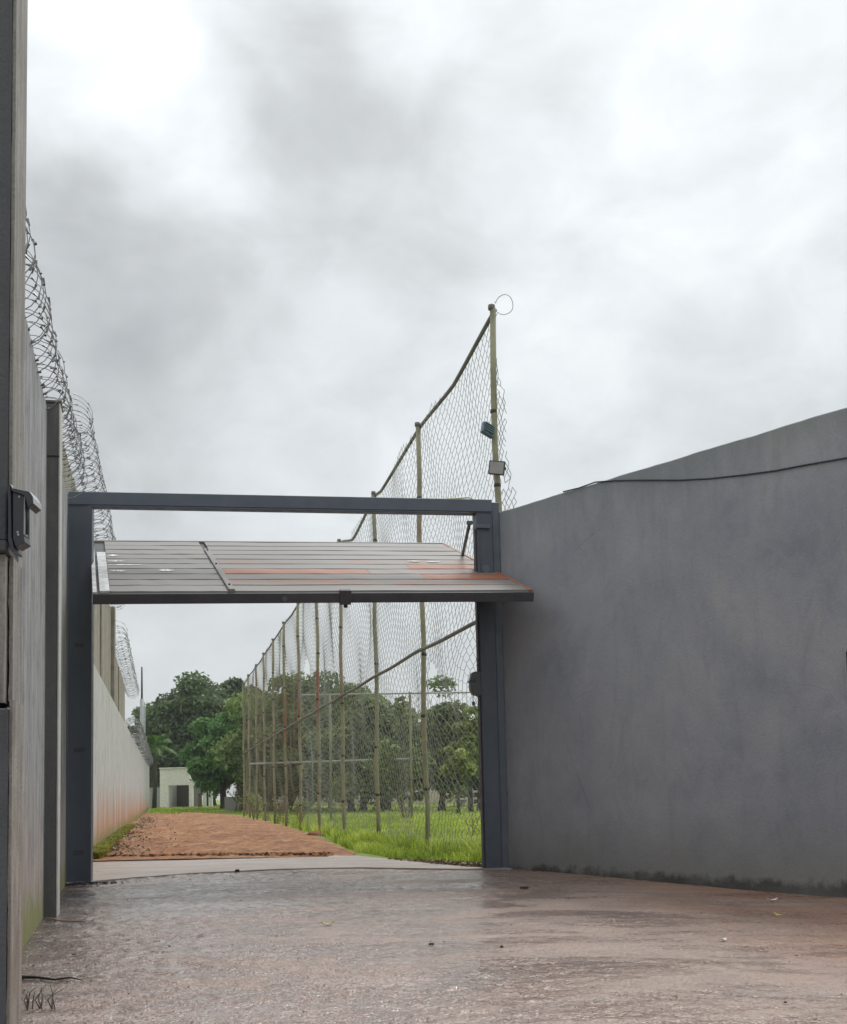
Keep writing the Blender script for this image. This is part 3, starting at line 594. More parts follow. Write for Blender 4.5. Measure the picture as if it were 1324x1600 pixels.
# ================================================================== gate frame + tilting leaf
gl = G(123, 1380); gr = G(772, 1358); TH = atan2(gr.y - gl.y, gr.x - gl.x); GWd = (Vector((gr.x, gr.y)) - Vector((gl.x, gl.y))).length
gf = empty('gateway', (gl.x, gl.y, 0), TH, 'blue grey steel gate frame of two posts and a beam across the drive', 'gateway')
TOP = 4.87
box('post', (-0.145, 0.0, -0.05), (0.145, 0.24, TOP - 0.172), M['frame'], gf, 0.006)
rx = GWd
box('post', (rx - 0.105, 0.0, -0.08), (rx + 0.11, 0.24, TOP - 0.172), M['frame'], gf, 0.006)
box('side_channel', (rx + 0.113, 0.03, -0.08), (rx + 0.215, 0.22, TOP - 0.03), M['beam'], gf, 0.006)
box('beam', (-0.145, -0.003, TOP - 0.17), (rx + 0.11, 0.243, TOP), M['beam'], gf, 0.008)
box('beam_flange', (0.146, -0.006, TOP - 0.172 - 0.022), (rx - 0.19, 0.04, TOP - 0.173), M['frame'], gf, 0.003)
box('guide_channel', (-0.185, 0.05, -0.05), (-0.148, 0.25, TOP - 0.02), M['beam'], gf, 0.004)
box('guide_channel', (rx - 0.125, 0.03, 0.0), (rx - 0.108, 0.14, TOP - 0.40), M['panelframe'], gf, 0.003)
box('hinge_bracket', (rx - 0.12, -0.05, TOP - 0.40), (rx + 0.07, -0.003, TOP - 0.35), M['beam'], gf, 0.004)
box('hinge_bracket', (rx - 0.24, -0.03, TOP - 0.345), (rx - 0.16, 0.02, TOP - 0.30), M['frame'], gf, 0.004)
box('hinge_bracket', (rx - 0.10, -0.04, TOP - 0.47), (rx - 0.08, -0.003, TOP - 1.0), M['frame'], gf, 0.003)
box('base_plate', (-0.19, -0.06, -0.02), (0.19, 0.30, 0.015), M['frame'], gf, 0.004)
def disc(name, x, y, z, r, mat, parent, n=18):
    V = [(x + r * cos(2 * pi * k / n), y, z + r * sin(2 * pi * k / n)) for k in range(n)] + [(x + r * cos(2 * pi * k / n), y - 0.006, z + r * sin(2 * pi * k / n)) for k in range(n)]
    Fc = [tuple(range(n, 2 * n))] + [(k, (k + 1) % n, n + (k + 1) % n, n + k) for k in range(n)]
    return mk(name, V, Fc, mat, parent)
for zz in (0.35, 1.6, 2.9): box('weld_plate', (-0.06, -0.006, zz), (0.06, -0.0015, zz + 0.05), M['panelframe'], gf, 0.001)
for xx in (0.0, rx):
    for zz in (TOP - 0.182,): tube('weld_bead', [Vector((xx - 0.14, -0.004, zz)), Vector((xx, -0.005, zz + 0.002)), Vector((xx + 0.10, -0.004, zz))], 0.006, M['panelframe'], gf, 5)
disc('faded_disc', rx - 0.0, -0.001, 3.93, 0.055, M['roundel'], gf)
# tilting leaf
nl = P(145, 929, 12.95); nr = P(835, 926, 12.95 + 5.0 * sin(radians(16.3)))
un = (nr - nl); Wp = un.length; un.normalize()
fr = P(690, 851, 17.85)
nv = (fr - nr); nv = (nv - un * nv.dot(un)); Lp = nv.length; nv.normalize(); up = un.cross(nv).normalized()
leaf = empty('tilting_gate', nl, 0, 'grey slatted overhead gate leaf swung up over the drive, patched with rust', 'gate')
leaf.rotation_euler = Matrix((un, nv, up)).transposed().to_euler()
# local: x along the width, y from the near (low) edge to the far edge, z up out of the outer skin
NP = 10; ph = (Lp - 0.10) / NP; sx = Wp * 0.295
def strut_x(y): return sx
def plank(x0, x1, k, mat, sag=0.0):
    y0 = 0.05 + k * ph + 0.012; y1 = y0 + ph - 0.022; n = 8; V = []; Fc = []
    for i in range(n + 1):
        t = i / n; x = x0 + (x1 - x0) * t; s = sag * sin(pi * t) * (1 if k == 0 else 0.0)
        jz = random.uniform(-0.003, 0.003)
        V += [(x, y0, 0.0), (x, y0 + 0.006, 0.024 + jz), (x, y1 - 0.03 + s, 0.026 + jz), (x, y1 + s, 0.006)]
    for i in range(n):
        for j in range(3): Fc.append((i * 4 + j, (i + 1) * 4 + j, (i + 1) * 4 + j + 1, i * 4 + j + 1))
    return mk('plank', V, Fc, mat, leaf)
for k in range(NP):
    plank(0.19, sx - 0.04, k, M['pwhite'] if False else M['plank'], 0.02)
    if k == 3:
        plank(sx + 0.04, Wp * 0.66, k, M['prust']); plank(Wp * 0.66 + 0.004, Wp - 0.05, k, M['plank2'])
    elif k in (2, 4):
        plank(sx + 0.04, Wp * 0.78, k, M['plank']); plank(Wp * 0.78 + 0.004, Wp - 0.05, k, M['prust'])
    elif k in (1, 5): plank(sx + 0.04, Wp - 0.05, k, M['plank2'])
    else: plank(sx + 0.04, Wp - 0.05, k, M['plank'])
V0 = [(0.04, 0.04, -0.004), (Wp - 0.04, 0.04, -0.004), (Wp - 0.04, Lp - 0.04, -0.004), (0.04, Lp - 0.04, -0.004)]
box('backing_sheet', (0.04, 0.04, -0.012), (Wp - 0.04, Lp - 0.04, -0.004), M['panelframe'], leaf)
box('front_rail', (0, 0, -0.112), (Wp, 0.048, 0.004), M['panelframe'], leaf, 0.004)
box('far_rail', (0, Lp - 0.05, -0.08), (Wp, Lp, 0.03), M['plank'], leaf, 0.004)
box('side_rail', (0, 0.05, -0.08), (0.045, Lp - 0.052, 0.018), M['pwhite'], leaf, 0.003)
box('side_rail', (Wp - 0.045, 0.05, -0.08), (Wp, Lp - 0.052, 0.03), M['prust'], leaf, 0.003)
box('scraped_stile', (0.075, 0.052, 0.0), (0.185, Lp * 0.72, 0.034), M['pwhite'], leaf, 0.004)
box('strut', (sx - 0.035, 0.05, 0.0), (sx + 0.035, Lp * 0.78, 0.05), M['plank'], leaf, 0.005)
for y in (0.3, 0.45 * Lp, 0.74 * Lp): box('bolt', (sx - 0.012, y, 0.05), (sx + 0.012, y + 0.024, 0.064), M['dark'], leaf, 0.002)
def scrape(x0, x1, k, f0, f1, sd):
    """thin ragged smear of scraped paint lying on one plank"""
    rr = random.Random(sd); n = 14; V = []; y0 = 0.05 + k * ph
    for i in range(n + 1):
        t = i / n; m = (f0 + f1) / 2; hw_ = (f1 - f0) / 2 * sin(pi * (0.08 + 0.84 * t)) * rr.uniform(0.35, 1.0)
        V += [(x0 + (x1 - x0) * t, y0 + ph * (m - hw_), 0.0325), (x0 + (x1 - x0) * t, y0 + ph * (m + hw_), 0.0325)]
    mk('scraped_patch', V, [(i * 2, i * 2 + 2, i * 2 + 3, i * 2 + 1) for i in range(n)], M['white'], leaf)
scrape(0.20, 0.42, 5, 0.2, 0.5, 1); scrape(0.20, 0.62, 4, 0.5, 0.72, 2); scrape(0.22, 0.40, 3, 0.25, 0.6, 3); scrape(0.21, 0.34, 6, 0.3, 0.8, 4)
scrape(0.80, 0.98, 3, 0.3, 0.8, 5); scrape(Wp * 0.80, Wp * 0.835, 5, 0.35, 0.7, 6); scrape(Wp * 0.85, Wp * 0.885, 5, 0.2, 0.6, 7)
box('latch', (Wp * 0.535, -0.03, -0.13), (Wp * 0.56, 0.05, 0.04), M['panelframe'], leaf, 0.003)
box('latch_hook', (Wp * 0.545, -0.01, -0.17), (Wp * 0.553, 0.02, -0.13), M['dark'], leaf, 0.002)
disc('rivet_mark', Wp * 0.41, -0.001, -0.06, 0.03, M['roundel'], leaf)
# link arms from the frame to the leaf
Mg = Matrix.Translation(gf.location) @ Matrix.Rotation(TH, 4, 'Z')
Ml = Matrix.Translation(nl) @ Matrix((un, nv, up)).transposed().to_4x4()
Mgi = Mg.inverted()
a1 = Vector((rx - 0.20, -0.01, TOP - 0.32)); b1 = Mgi @ P(722, 872, 16.9)
tube('link_arm', [a1, b1], 0.022, M['rail'], gf, 6)
# motor / lock box on the right post
lk = P(746, 1070, 15.5)
lock = empty('gate_motor', lk, TH, 'small dark box with a dangling lead fixed to the right gate post', 'gate motor')
prism_profile('housing', [(-0.10, 0.04), (-0.08, 0.15), (-0.05, 0.17), (0.05, 0.17), (0.09, 0.13), (0.09, -0.13), (0.0, -0.15), (-0.07, -0.12), (-0.10, -0.05)], -0.06, 0.08, M['lamp'], lock, 0.006)
box('cover_lip', (-0.115, -0.075, 0.03), (-0.03, 0.07, 0.06), M['black'], lock, 0.004)
tube('lead', [Vector((-0.06, 0, -0.13)), Vector((-0.065, -0.01, -0.2)), Vector((-0.055, 0, -0.24)), Vector((-0.03, 0, -0.32)), Vector((0.05, 0.01, -0.37)), Vector((0.12, 0.02, -0.35))], 0.006, M['cable'], lock, 5)
box('plug', (-0.075, -0.02, -0.27), (-0.04, 0.02, -0.22), M['black'], lock, 0.004)
for zz in (0.25, 0.32): box('bracket', (0.0, -0.03, zz), (0.09, 0.03, zz + 0.018), M['lamp'], lock, 0.002)
yc = [P(702, 789, 15.9), P(725, 790, 15.7), P(740, 786.5, 15.6), P(757, 789, 15.55)]
tag(tube('cord', [Mg @ Vector((rx - 0.62, 0.1, TOP + 0.012)), Mg @ Vector((rx - 0.4, 0.08, TOP + 0.02)), Mg @ Vector((rx - 0.18, 0.1, TOP + 0.045)), Mg @ Vector((rx - 0.12, 0.08, TOP + 0.012))], 0.009, M['yellow'], None, 6), 'short pale yellow cord lying on the gate beam above the right post', 'cord')
# ================================================================== right wall
ra = Mg @ Vector((rx + 0.22, 0.05, 0)); rb = P(1324, 1400, 11.6); rdir = Vector((rb.x - ra.x, rb.y - ra.y, 0)).normalized()
rEnd = Vector((ra.x, ra.y, 0)) + rdir * 11.0
rw = empty('rendered_wall', (ra.x, ra.y, 0), atan2(rdir.y, rdir.x), 'big dark grey cement rendered wall to the right of the gate', 'wall')
def rwall():
    n = 140; m = 30; V = []; Fc = []; H = 4.70; Lw = 11.0
    for i in range(n + 1):
        x = Lw * i / n; zt = H + 0.006 * fbm2(x * 4, 3) - 0.004 * x
        for j in range(m + 1):
            z = -0.25 + (zt + 0.25) * j / m; y = 0.007 * fbm2(x * 1.1, z * 1.3, 2)
            V.append((x, y, z))
        V.append((x, 0.012, zt + 0.012)); V.append((x, 0.17, zt + 0.012)); V.append((x, 0.18, -0.25))
    k = m + 4
    for i in range(n):
        for j in range(k - 1): Fc.append((i * k + j, i * k + j + 1, (i + 1) * k + j + 1, (i + 1) * k + j)[::-1])
    Fc.append(tuple(range(k))); Fc.append(tuple(n * k + j for j in range(k))[::-1])
    return mk('wall_face', V, Fc, M['rwall'], rw, smooth=False)
rwall()
def on_wall(px, py):      # point where the view ray meets the right wall's face
    v = ray(px, py); nrm = Vector((-rdir.y, rdir.x, 0)); o = Vector((ra.x, ra.y, 0)) - Vector((0, 0, EYE)); t = nrm.dot(o) / nrm.dot(v)
    return Vector((0, 0, EYE)) + v * t - nrm * (-0.0) - Vector((0, 0.02, 0))
cpx = [(880, 769), (905, 763), (930, 754), (960, 751.5), (1000, 751), (1060, 751), (1110, 748.5), (1160, 743), (1210, 736.5), (1260, 727), (1324, 716), (1400, 700), (1500, 672)]
tag(tube('cable', [on_wall(x, y) for x, y in cpx], 0.009, M['cable'], None, 6), 'thin dark cable sagging along the upper face of the rendered wall', 'cable')
mb = on_wall(1330, 1050)
box_o = empty('meter_box', mb, atan2(rdir.y, rdir.x), 'narrow dark box with pale frame on the rendered wall at the right edge', 'meter box')
box('door', (-0.035, -0.03, -0.22), (0.30, 0.0, 0.20), M['black'], box_o, 0.003)
box('frame', (-0.055, -0.02, -0.25), (-0.037, 0.01, 0.24), M['greyw'], box_o, 0.002)
# ================================================================== chain link fence
FV = 4.69
def fD(k): return 21.33 + 4.93 * k
FT = 7.76
fence = empty('chain_link_fence', lane(FV, 16.4), 0, 'tall chain link fence on olive poles running down the right of the lane', 'fence')
FO = fence.location
poles = []
tops = {-1: (773, 483, None)}
for k in range(-1, 11):
    D = fD(k) if k >= 0 else 16.9
    b = lane(FV, D); zb = -0.15
    if k == -1: b = Vector((1.16, 16.9, 0))
    z1 = FT + (0.0 if k >= 0 else 0.34)
    lean = random.uniform(-0.05, 0.05) if k > -1 else -0.03
    poles.append((b, Vector((b.x + lean, b.y, z1 - (0.0)))))
    pts = []; n = 8
    for i in range(n + 1):
        t = i / n; p = Vector((b.x + lean * t + 0.02 * sin(i * 1.9 + k), b.y, zb - 0.1 + (z1 - zb + 0.1) * t)) - FO; pts.append(p)
    r = 0.045 if k < 3 else 0.05
    po = tube('post', pts, r, M['pole'], fence, 8)
    po_ties = []
    for i in range(5):
        z = 0.8 + i * 1.45 + random.uniform(-0.3, 0.3)
        t = (z + 0.25) / (z1 + 0.25)
        po_ties.append(tube('tie_wire', [Vector((b.x + lean * t + 0.02 * sin(t * 8 * 1.9 + k), b.y, z - 0.025)) - FO, Vector((b.x + lean * t + 0.02 * sin(t * 8 * 1.9 + k), b.y, z + 0.025)) - FO], r + 0.006, M['bark'], po, 8))
    tube('post_cap', [Vector((b.x + lean, b.y, z1 - 0.02)) - FO, Vector((b.x + lean, b.y, z1 + 0.05)) - FO], r + 0.007, M['rail'], po, 8)
# measured dips of the rail below the straight line
def top_point(i, t):
    """rail height between pole i and i+1"""
    a = poles[i][1]; b = poles[i + 1][1]; p = a.lerp(b, t)
    dip = {0: 0.17, 1: 0.10, 2: 0.34}.get(i, 0.02 + 0.05 * ((i * 7) % 3) / 3)
    pk = {0: 0.5, 1: 0.85, 2: 0.62}.get(i, 0.5)
    s = t / pk if t < pk else (1 - t) / (1 - pk)
    s = s * s * (3 - 2 * s) * 0.35 + s * 0.65
    return p - Vector((0, 0, dip * s))
for i in range(len(poles) - 1):
    n = 14; pts = [top_point(i, j / n) - FO + Vector((0.05, 0, -0.03)) for j in range(n + 1)]
    tube('top_rail', pts, 0.034, M['rail'], fence, 7)
    a, b = poles[i][0], poles[i + 1][0]
    zr = 3.58
    pts = [Vector((a.x + (b.x - a.x) * j / 6 - 0.05, a.y + (b.y - a.y) * j / 6, zr + 0.012 * sin(j * 1.1 + i))) - FO for j in range(7)]
    tube('middle_rail', pts, 0.034, M['rail'], fence, 7)
def hrand(a, b): return (math.sin(a * 127.1 + b * 311.7) * 43758.5453) % 2.0 - 1.0
def mesh_bay(i, cell=0.215, hh=0.122, r=0.0042, mat=None, t0=0.0, t1=1.0):
    a, b = poles[i][0], poles[i + 1][0]; L = (b - a).length * (t1 - t0); nx = int(L / cell); cw = L / nx
    P0 = []; P1 = []
    nz = int((FT + 0.5) / hh)
    dx = (b - a).normalized(); nrm = np.array([dx.y, -dx.x, 0.0])
    def pos(ix, jz):
        s = (ix + (0.5 if jz % 2 else 0.0)) * cw + (0.0)
        z = FT + 0.3 - jz * hh
        return s, z
    def warp(s, z):
        t = t0 + s / L * (t1 - t0)
        su = s + i * 5.0
        ds = 0.05 * math.sin(z * 1.7 + su * 0.9) + 0.025 * math.sin(z * 4.1 - su * 2.3 + i) + 0.03 * math.sin(z * 0.6 + su * 3.1)
        dz = 0.09 * math.sin(su * 1.1 + z * 0.8 + i) + 0.05 * math.sin(su * 2.7 + 1.3 * z)
        ds += hrand(s, z) * 0.010; dz += hrand(z, s) * 0.006
        dn = 0.07 * math.sin(su * 0.8 + z * 0.9) + 0.03 * math.sin(su * 2.2 - z * 2.1)
        if i == 0:   # torn, sagging bay next to the gate
            k = max(0.0, 1 - abs(z - 6.0) / 1.6); ds += 0.20 * k * math.sin(t * pi) ; dz -= 0.16 * math.sin(t * pi * 1.0) * k
            k2 = max(0.0, 1 - abs(z - 2.6) / 1.6) * max(0.0, t0 + 1 - abs(t - 0.6) * 1.8); ds += 0.35 * k2 * math.sin(z * 2.5); dz += 0.22 * k2 * math.sin(s * 5.0)
        ee = min(1.0, 5 * min(max(t, 0), max(1 - t, 0)))
        q = (a + (b - a) * t); 
        return np.array([q.x + dx.x * ds * ee + nrm[0] * dn * ee, q.y + dx.y * ds * ee + nrm[1] * dn * ee, z + dz * ee])
    holes = [(0.80, 2.95, 0.10, 0.34)] if i == 0 else []
    if i == 0: holes.append((0.35, 1.6, 0.22, 0.7))
    if i == 4: holes.append((0.5, 5.1, 0.12, 0.4))
    for ix in range(nx + 1):
        for jz in range(nz):
            s, z = pos(ix, jz)
            if s > L + 0.01 or s < -0.01: continue
            p = warp(s, z)
            t = t0 + s / L * (t1 - t0)
            lim = top_point(i, min(max(t, 0), 1)).z + (0.10 if (i == 0 and 0.35 < t < 0.8) else 0.0)
            if p[2] > lim or p[2] < -0.1: continue
            if any(((t - h[0]) / h[2]) ** 2 + ((z - h[1]) / h[3]) ** 2 < 1 for h in holes): continue
            for dsn in (-0.5, 0.5):
                s2 = s + dsn * cw
                if s2 < -0.01 or s2 > L + 0.01: continue
                p2 = warp(s2, z - hh)
                if p2[2] < -0.12: continue
                g_ = np.array([0, 0, hh * 0.13]); P0.append(p - g_); P1.append(p2 + g_)
                if dsn < 0: P0.append(p + g_); P1.append(p - g_)
    P0 = np.array(P0) - np.array(FO); P1 = np.array(P1) - np.array(FO)
    v, f = prisms(P0, P1, r)
    tag(mk('chain_link_mesh', v, f, mat, fence), kind='stuff')
for i in range(len(poles) - 1):
    mesh_bay(i, r=0.0042 if i < 3 else 0.0046, mat=M['wire'] if i < 5 else M['wire_rust'])
# ragged free edge of the mesh past the first pole
P0 = []; P1 = []; b0 = poles[0][0]; r0 = random.Random(3); nodes = {}
def lx(z): return b0.x - 0.03 * z / 8
for j in range(66):
    z = 7.35 - j * 0.075; w = 0.05 + 0.24 * max(0, (7.0 - z) / 3.4) + 0.03 * sin(z * 5)
    nc = 1 + int(w / 0.085)
    for c_ in range(nc + 1):
        nodes[(j, c_)] = (lx(z) + 0.03 + (c_ + (0.5 if j % 2 else 0)) * w / nc + r0.uniform(-.01, .01) - FO.x, b0.y + 0.05 * sin(j * 0.5 + c_) - FO.y, z + r0.uniform(-.012, .012) - FO.z)
for (j, c_), p in nodes.items():
    for c2 in ((c_, c_ - 1) if j % 2 == 0 else (c_, c_ + 1)):
        if (j + 1, c2) in nodes and r0.random() > 0.10: P0.append(p); P1.append(nodes[(j + 1, c2)])
v, f = prisms(P0, P1, 0.005); tag(mk('loose_mesh_edge', v, f, M['wire'], fence), kind='stuff')
# free wire loop on the first pole
tp = poles[0][1] - FO
lp = [tp + Vector((0.05, 0, 0.10))]
for j in range(15):
    a_ = radians(170 - j * 22); lp.append(tp + Vector((0.19 + 0.13 * cos(a_), 0.02 * sin(j), 0.05 + 0.155 * sin(a_))))
lp.append(tp + Vector((0.06, 0, -0.12)))
tube('wire_loop', lp, 0.0055, M['wire'], fence, 5)
# floodlights hanging on the first pole
def flood(px, py, D, w, h, rz, tilt, mats, label, roll=0.0, back=False):
    o = empty('floodlight', P(px, py, D), 0, label, 'floodlight', 'floodlights on the first fence pole')
    o.rotation_euler = (tilt, roll, rz)
    box('housing', (-w / 2, -0.02, -h / 2), (w / 2, 0.05, h / 2), mats[0], o, 0.012)
    if back:
        for zz in np.linspace(-h * 0.32, h * 0.32, 4): box('cooling_fin', (-w * 0.42, -0.05, zz - 0.008), (w * 0.42, -0.022, zz + 0.008), mats[1], o, 0.002)
        box('lens', (-w * 0.44, 0.051, -h * 0.42), (w * 0.44, 0.058, h * 0.42), M['glass'], o, 0.002)
    else:
        box('lens', (-w * 0.42, -0.03, -h * 0.40), (w * 0.42, -0.0215, h * 0.40), M['glass'], o, 0.002)
        for zz in np.linspace(-h * 0.3, h * 0.3, 3): box('cooling_fin', (-w * 0.4, 0.052, zz - 0.006), (w * 0.4, 0.075, zz + 0.006), mats[1], o, 0.002)
    box('bracket', (w * 0.503, 0.0, -0.02), (w * 0.55, 0.12, 0.02), M['dark'], o, 0.002)
    return o
flood(763, 671, 16.75, 0.20, 0.21, radians(28), radians(-22), (M['lampb'], M['lampb']), 'upper blue grey floodlight turned away, clamped left of the first fence pole', radians(22), True)
flood(776.5, 731, 16.70, 0.235, 0.205, radians(-6), radians(14), (M['lamp'], M['lamp']), 'lower floodlight facing the drive with a pale square lens', radians(8))
# second, lower fence at the far side of the pitch
ff = empty('field_fence', P(640, 1270, 52.0), 0, 'lower chain link fence crossing the grass field behind the tall one', 'fence')
fo = ff.location
xa, xb = P(470, 1240, 52).x, P(790, 1240, 52).x
for px in (517, 643, 775):
    q = P(px, 1240, 52); tube('post', [Vector((q.x, 52, -0.2)) - fo, Vector((q.x + 0.03, 52, 5.45)) - fo], 0.06, M['pole'], ff, 7)
tube('top_rail', [Vector((xa, 52, 5.42)) - fo, Vector((xb, 52, 5.36)) - fo], 0.04, M['pole_w'], ff, 6)
tube('middle_rail', [Vector((P(392, 1240, 56).x, 56, 2.55)) - fo, Vector((P(641, 1240, 52).x, 51.9, 2.5)) - fo], 0.045, M['pole_w'], ff, 6)
P0 = []; P1 = []; cw = 0.34; hh = 0.24
for ix in range(int((xb - xa) / cw) + 1):
    for jz in range(int(5.4 / hh)):
        s = xa + (ix + (0.5 if jz % 2 else 0)) * cw; z = 5.4 - jz * hh
        for d in (-0.5, 0.5):
            g = lambda s_, z_: (s_ + 0.08 * sin(z_ * 2 + s_), 52 + 0.1 * sin(s_ * 0.9 + z_), z_ + 0.1 * sin(s_ * 1.3))
            P0.append(g(s, z)); P1.append(g(s + d * cw, z - hh))
v, f = prisms(np.array(P0) - np.array(fo), np.array(P1) - np.array(fo), 0.0085); tag(mk('chain_link_mesh', v, f, M['wire'], ff), kind='stuff')
# ================================================================== vegetation
def leaf_cards(Cn, Nn, size, aspect=0.55, tone=None, jitter=0.8):
    n = len(Cn); nr = Nn + rng.normal(0, jitter, (n, 3)); nr /= np.linalg.norm(nr, axis=1, keepdims=True)
    t = rng.normal(0, 1, (n, 3)); t -= nr * (t * nr).sum(1, keepdims=True); t /= np.linalg.norm(t, axis=1, keepdims=True); b = np.cross(nr, t)
    s = size * rng.uniform(0.6, 1.3, (n, 1)); V = np.empty((n, 4, 3))
    V[:, 0] = Cn - t * s; V[:, 1] = Cn - b * s * aspect + nr * s * 0.12; V[:, 2] = Cn + t * s; V[:, 3] = Cn + b * s * aspect + nr * s * 0.12
    return V.reshape(-1, 3), (np.arange(n)[:, None] * 4 + np.array([[0, 1, 2, 3]]))
def put_tone(o, tone):
    a = o.data.attributes.new('tone', 'FLOAT', 'FACE'); a.data.foreach_set('value', np.asarray(tone, np.float32))
def tree(label, pxc, Yc, rx_, rz_, D, mat, n=9000, leaf=0.16, clumps=70, base_px=None, droop=0.3, trunks=1, trunk_r=0.28, tz=None, ry_=None, sub=0.25, group='trees behind the field', seed=0, gap=0.0, name='broadleaf_tree'):
    """crown given by its middle and half sizes as seen, all at distance D"""
    rg = np.random.default_rng(seed + 11); rr = random.Random(seed + 5)
    k = D / F; c = P(pxc, Yc, D); RX, RZ = rx_ * k, rz_ * k; RY = ry_ or RX * 0.8
    bx = base_px if base_px else pxc; base = P(bx, 1240, D); zb = float(gz(base.x, D)) - 0.05; root_loc = Vector((base.x, D, zb))
    root = empty(name, root_loc, 0, label, 'tree', group)
    cl = []; fi = 0
    while len(cl) < clumps:
        fi += 1; zf = 1 - 1.85 * ((fi * 0.7548777) % 1.0); af = fi * 2.399963 + seed
        q = np.array([cos(af) * sqrt(1 - zf * zf), sin(af) * sqrt(1 - zf * zf), zf]) + rg.normal(0, 0.12, 3)
        rad = 1 - sub * rg.random() ** 2 * 2.2
        bump = 1 + 0.07 * sin(q[0] * 5 + seed) + 0.06 * sin(q[2] * 7 + q[1] * 4 + seed * 2)
        cl.append(np.array([q[0] * RX, q[1] * RY, q[2] * RZ * (1.0 if q[2] > 0 else 0.92)]) * rad * bump)
    cl = np.array(cl); cr = (RX + RZ) * 0.5 * rg.uniform(0.20, 0.40, clumps); tn = rg.random(clumps)
    per = rg.integers(0, clumps, n); d = rg.normal(0, 1, (n, 3)); d /= np.linalg.norm(d, axis=1, keepdims=True)
    d[:, 2] = np.where(rg.random(n) < 0.55, np.abs(d[:, 2]), d[:, 2])
    pos = cl[per] + d * (cr[per] * rg.uniform(0.55, 1.08, n))[:, None] * np.array([1, 1, 0.72])
    nrm = d + np.array([0, 0, 0.5]); off = np.array(c) - np.array(root_loc)
    V, Fc = leaf_cards(pos + off, nrm, leaf)
    o = mk('crown', V, Fc, mat, root); put_tone(o, np.clip(tn[per] * 0.8 + 0.2 * rg.random(n), 0, 1))
    # trunk and limbs
    for q in range(trunks):
        sx_ = (q - (trunks - 1) / 2) * trunk_r * 3.0
        top = Vector(off) + Vector((rr.uniform(-.3, .3) * RX + sx_, 0, -0.25 * RZ))
        fork = Vector((sx_ * 1.1 + (top.x) * 0.15, 0, max(0.8, (off[2] - RZ) * 0.9 + 0.4)))
        tube('trunk', [Vector((sx_, 0, -0.2)), Vector((sx_ * 1.05, 0, 0.35)), fork, fork.lerp(top, 0.5) + Vector((0.1, 0, 0)), top], [trunk_r * 1.35, trunk_r, trunk_r * 0.85, trunk_r * 0.55, trunk_r * 0.25], M['bark'], root, 8)
        for h in range(4):
            e = Vector(cl[rr.randrange(clumps)]) * 0.75 + Vector(off)
            m = fork.lerp(e, 0.5) + Vector((0, 0, 0.2)); tube('limb', [fork.lerp(top, 0.1 * h), m, e], [trunk_r * 0.5, trunk_r * 0.3, trunk_r * 0.1], M['bark'], root, 6)
    return root
tree('huge dark rounded tree rising behind the cream pavilion', 310, 1154, 84, 80, 118, M['leafA'], 40000, 0.26, 150, 330, trunk_r=0.5, seed=1)
tree('dark loose tree at the far left beside the tall lamp pole', 234, 1150, 32, 44, 124, M['leafA'], 5500, 0.27, 34, 236, trunk_r=0.3, seed=2, sub=0.5)
tree('fresh green tree drooping in front of the pavilion roof', 350, 1186, 52, 58, 98, M['leafB'], 19000, 0.19, 90, 350, trunk_r=0.3, seed=3)
tree('bright green topped tree just left of the farthest fence poles', 375, 1165, 42, 50, 92, M['leafB'], 9000, 0.18, 50, 380, trunk_r=0.25, seed=13)
tree('wide olive tree behind the middle fence poles on thick dark trunks', 464, 1166, 92, 90, 88, M['leafC'], 42000, 0.20, 130, 448, trunks=3, trunk_r=0.42, seed=4)
tree('olive tree with low hanging crown right of the thick trunks', 562, 1172, 74, 92, 80, M['leafC'], 32000, 0.17, 90, 558, trunks=2, trunk_r=0.26, seed=5)
tree('dark green tree filling the gap between the second and third poles', 618, 1180, 54, 78, 84, M['leafA'], 20000, 0.17, 60, 606, trunk_r=0.22, seed=6)
tree('tree with grey green loose crown right of the nearest visible pole', 698, 1172, 54, 84, 76, M['leafC'], 20000, 0.15, 60, 690, trunk_r=0.24, seed=7, sub=0.4)
tree('pale yellowish tree beside the right gate post', 752, 1170, 34, 62, 70, M['leafD'], 8000, 0.13, 44, 742, trunks=2, trunk_r=0.16, seed=8, sub=0.5)
tree('small yellow green tree in front of the darker ones near the gate post', 722, 1192, 36, 36, 64, M['leafD'], 4200, 0.12, 30, 716, trunk_r=0.10, seed=9, sub=0.6)
tree('dark low tree at the back between the field and the gate post', 735, 1222, 40, 26, 90, M['leafA'], 6000, 0.15, 30, 750, trunks=2, trunk_r=0.18, seed=10, sub=0.4)
tree('dark tree shoulder right of the huge rounded one, above the pavilion yard', 372, 1128, 42, 58, 120, M['leafA'], 14000, 0.26, 60, 376, trunk_r=0.3, seed=31)
tree('far dark tree closing the gap behind the fence corner', 410, 1185, 50, 66, 132, M['leafA'], 9000, 0.30, 50, 412, trunk_r=0.3, seed=21)
tree('far dark tree behind the wide olive one', 505, 1180, 60, 80, 128, M['leafA'], 12000, 0.30, 60, 512, trunk_r=0.3, seed=22)
tree('far grey green tree low behind the second visible pole', 590, 1200, 62, 52, 126, M['leafC'], 11000, 0.30, 50, 580, trunk_r=0.3, seed=23)
tree('far grey green tree low behind the nearest visible pole', 680, 1200, 62, 50, 124, M['leafC'], 11000, 0.30, 50, 660, trunk_r=0.3, seed=24)
tree('far dark tree low behind the pavilion yard', 300, 1205, 62, 44, 136, M['leafA'], 9000, 0.32, 50, 300, trunk_r=0.3, seed=25)
tree('low dark bush between the thick trunks and the second visible pole', 515, 1236, 30, 20, 92, M['leafA'], 3500, 0.15, 24, 515, trunk_r=0.1, seed=41, name='bush')
tree('low green bush just left of the nearest visible pole', 640, 1240, 24, 22, 90, M['leafC'], 3000, 0.15, 20, 640, trunk_r=0.1, seed=42, name='bush')
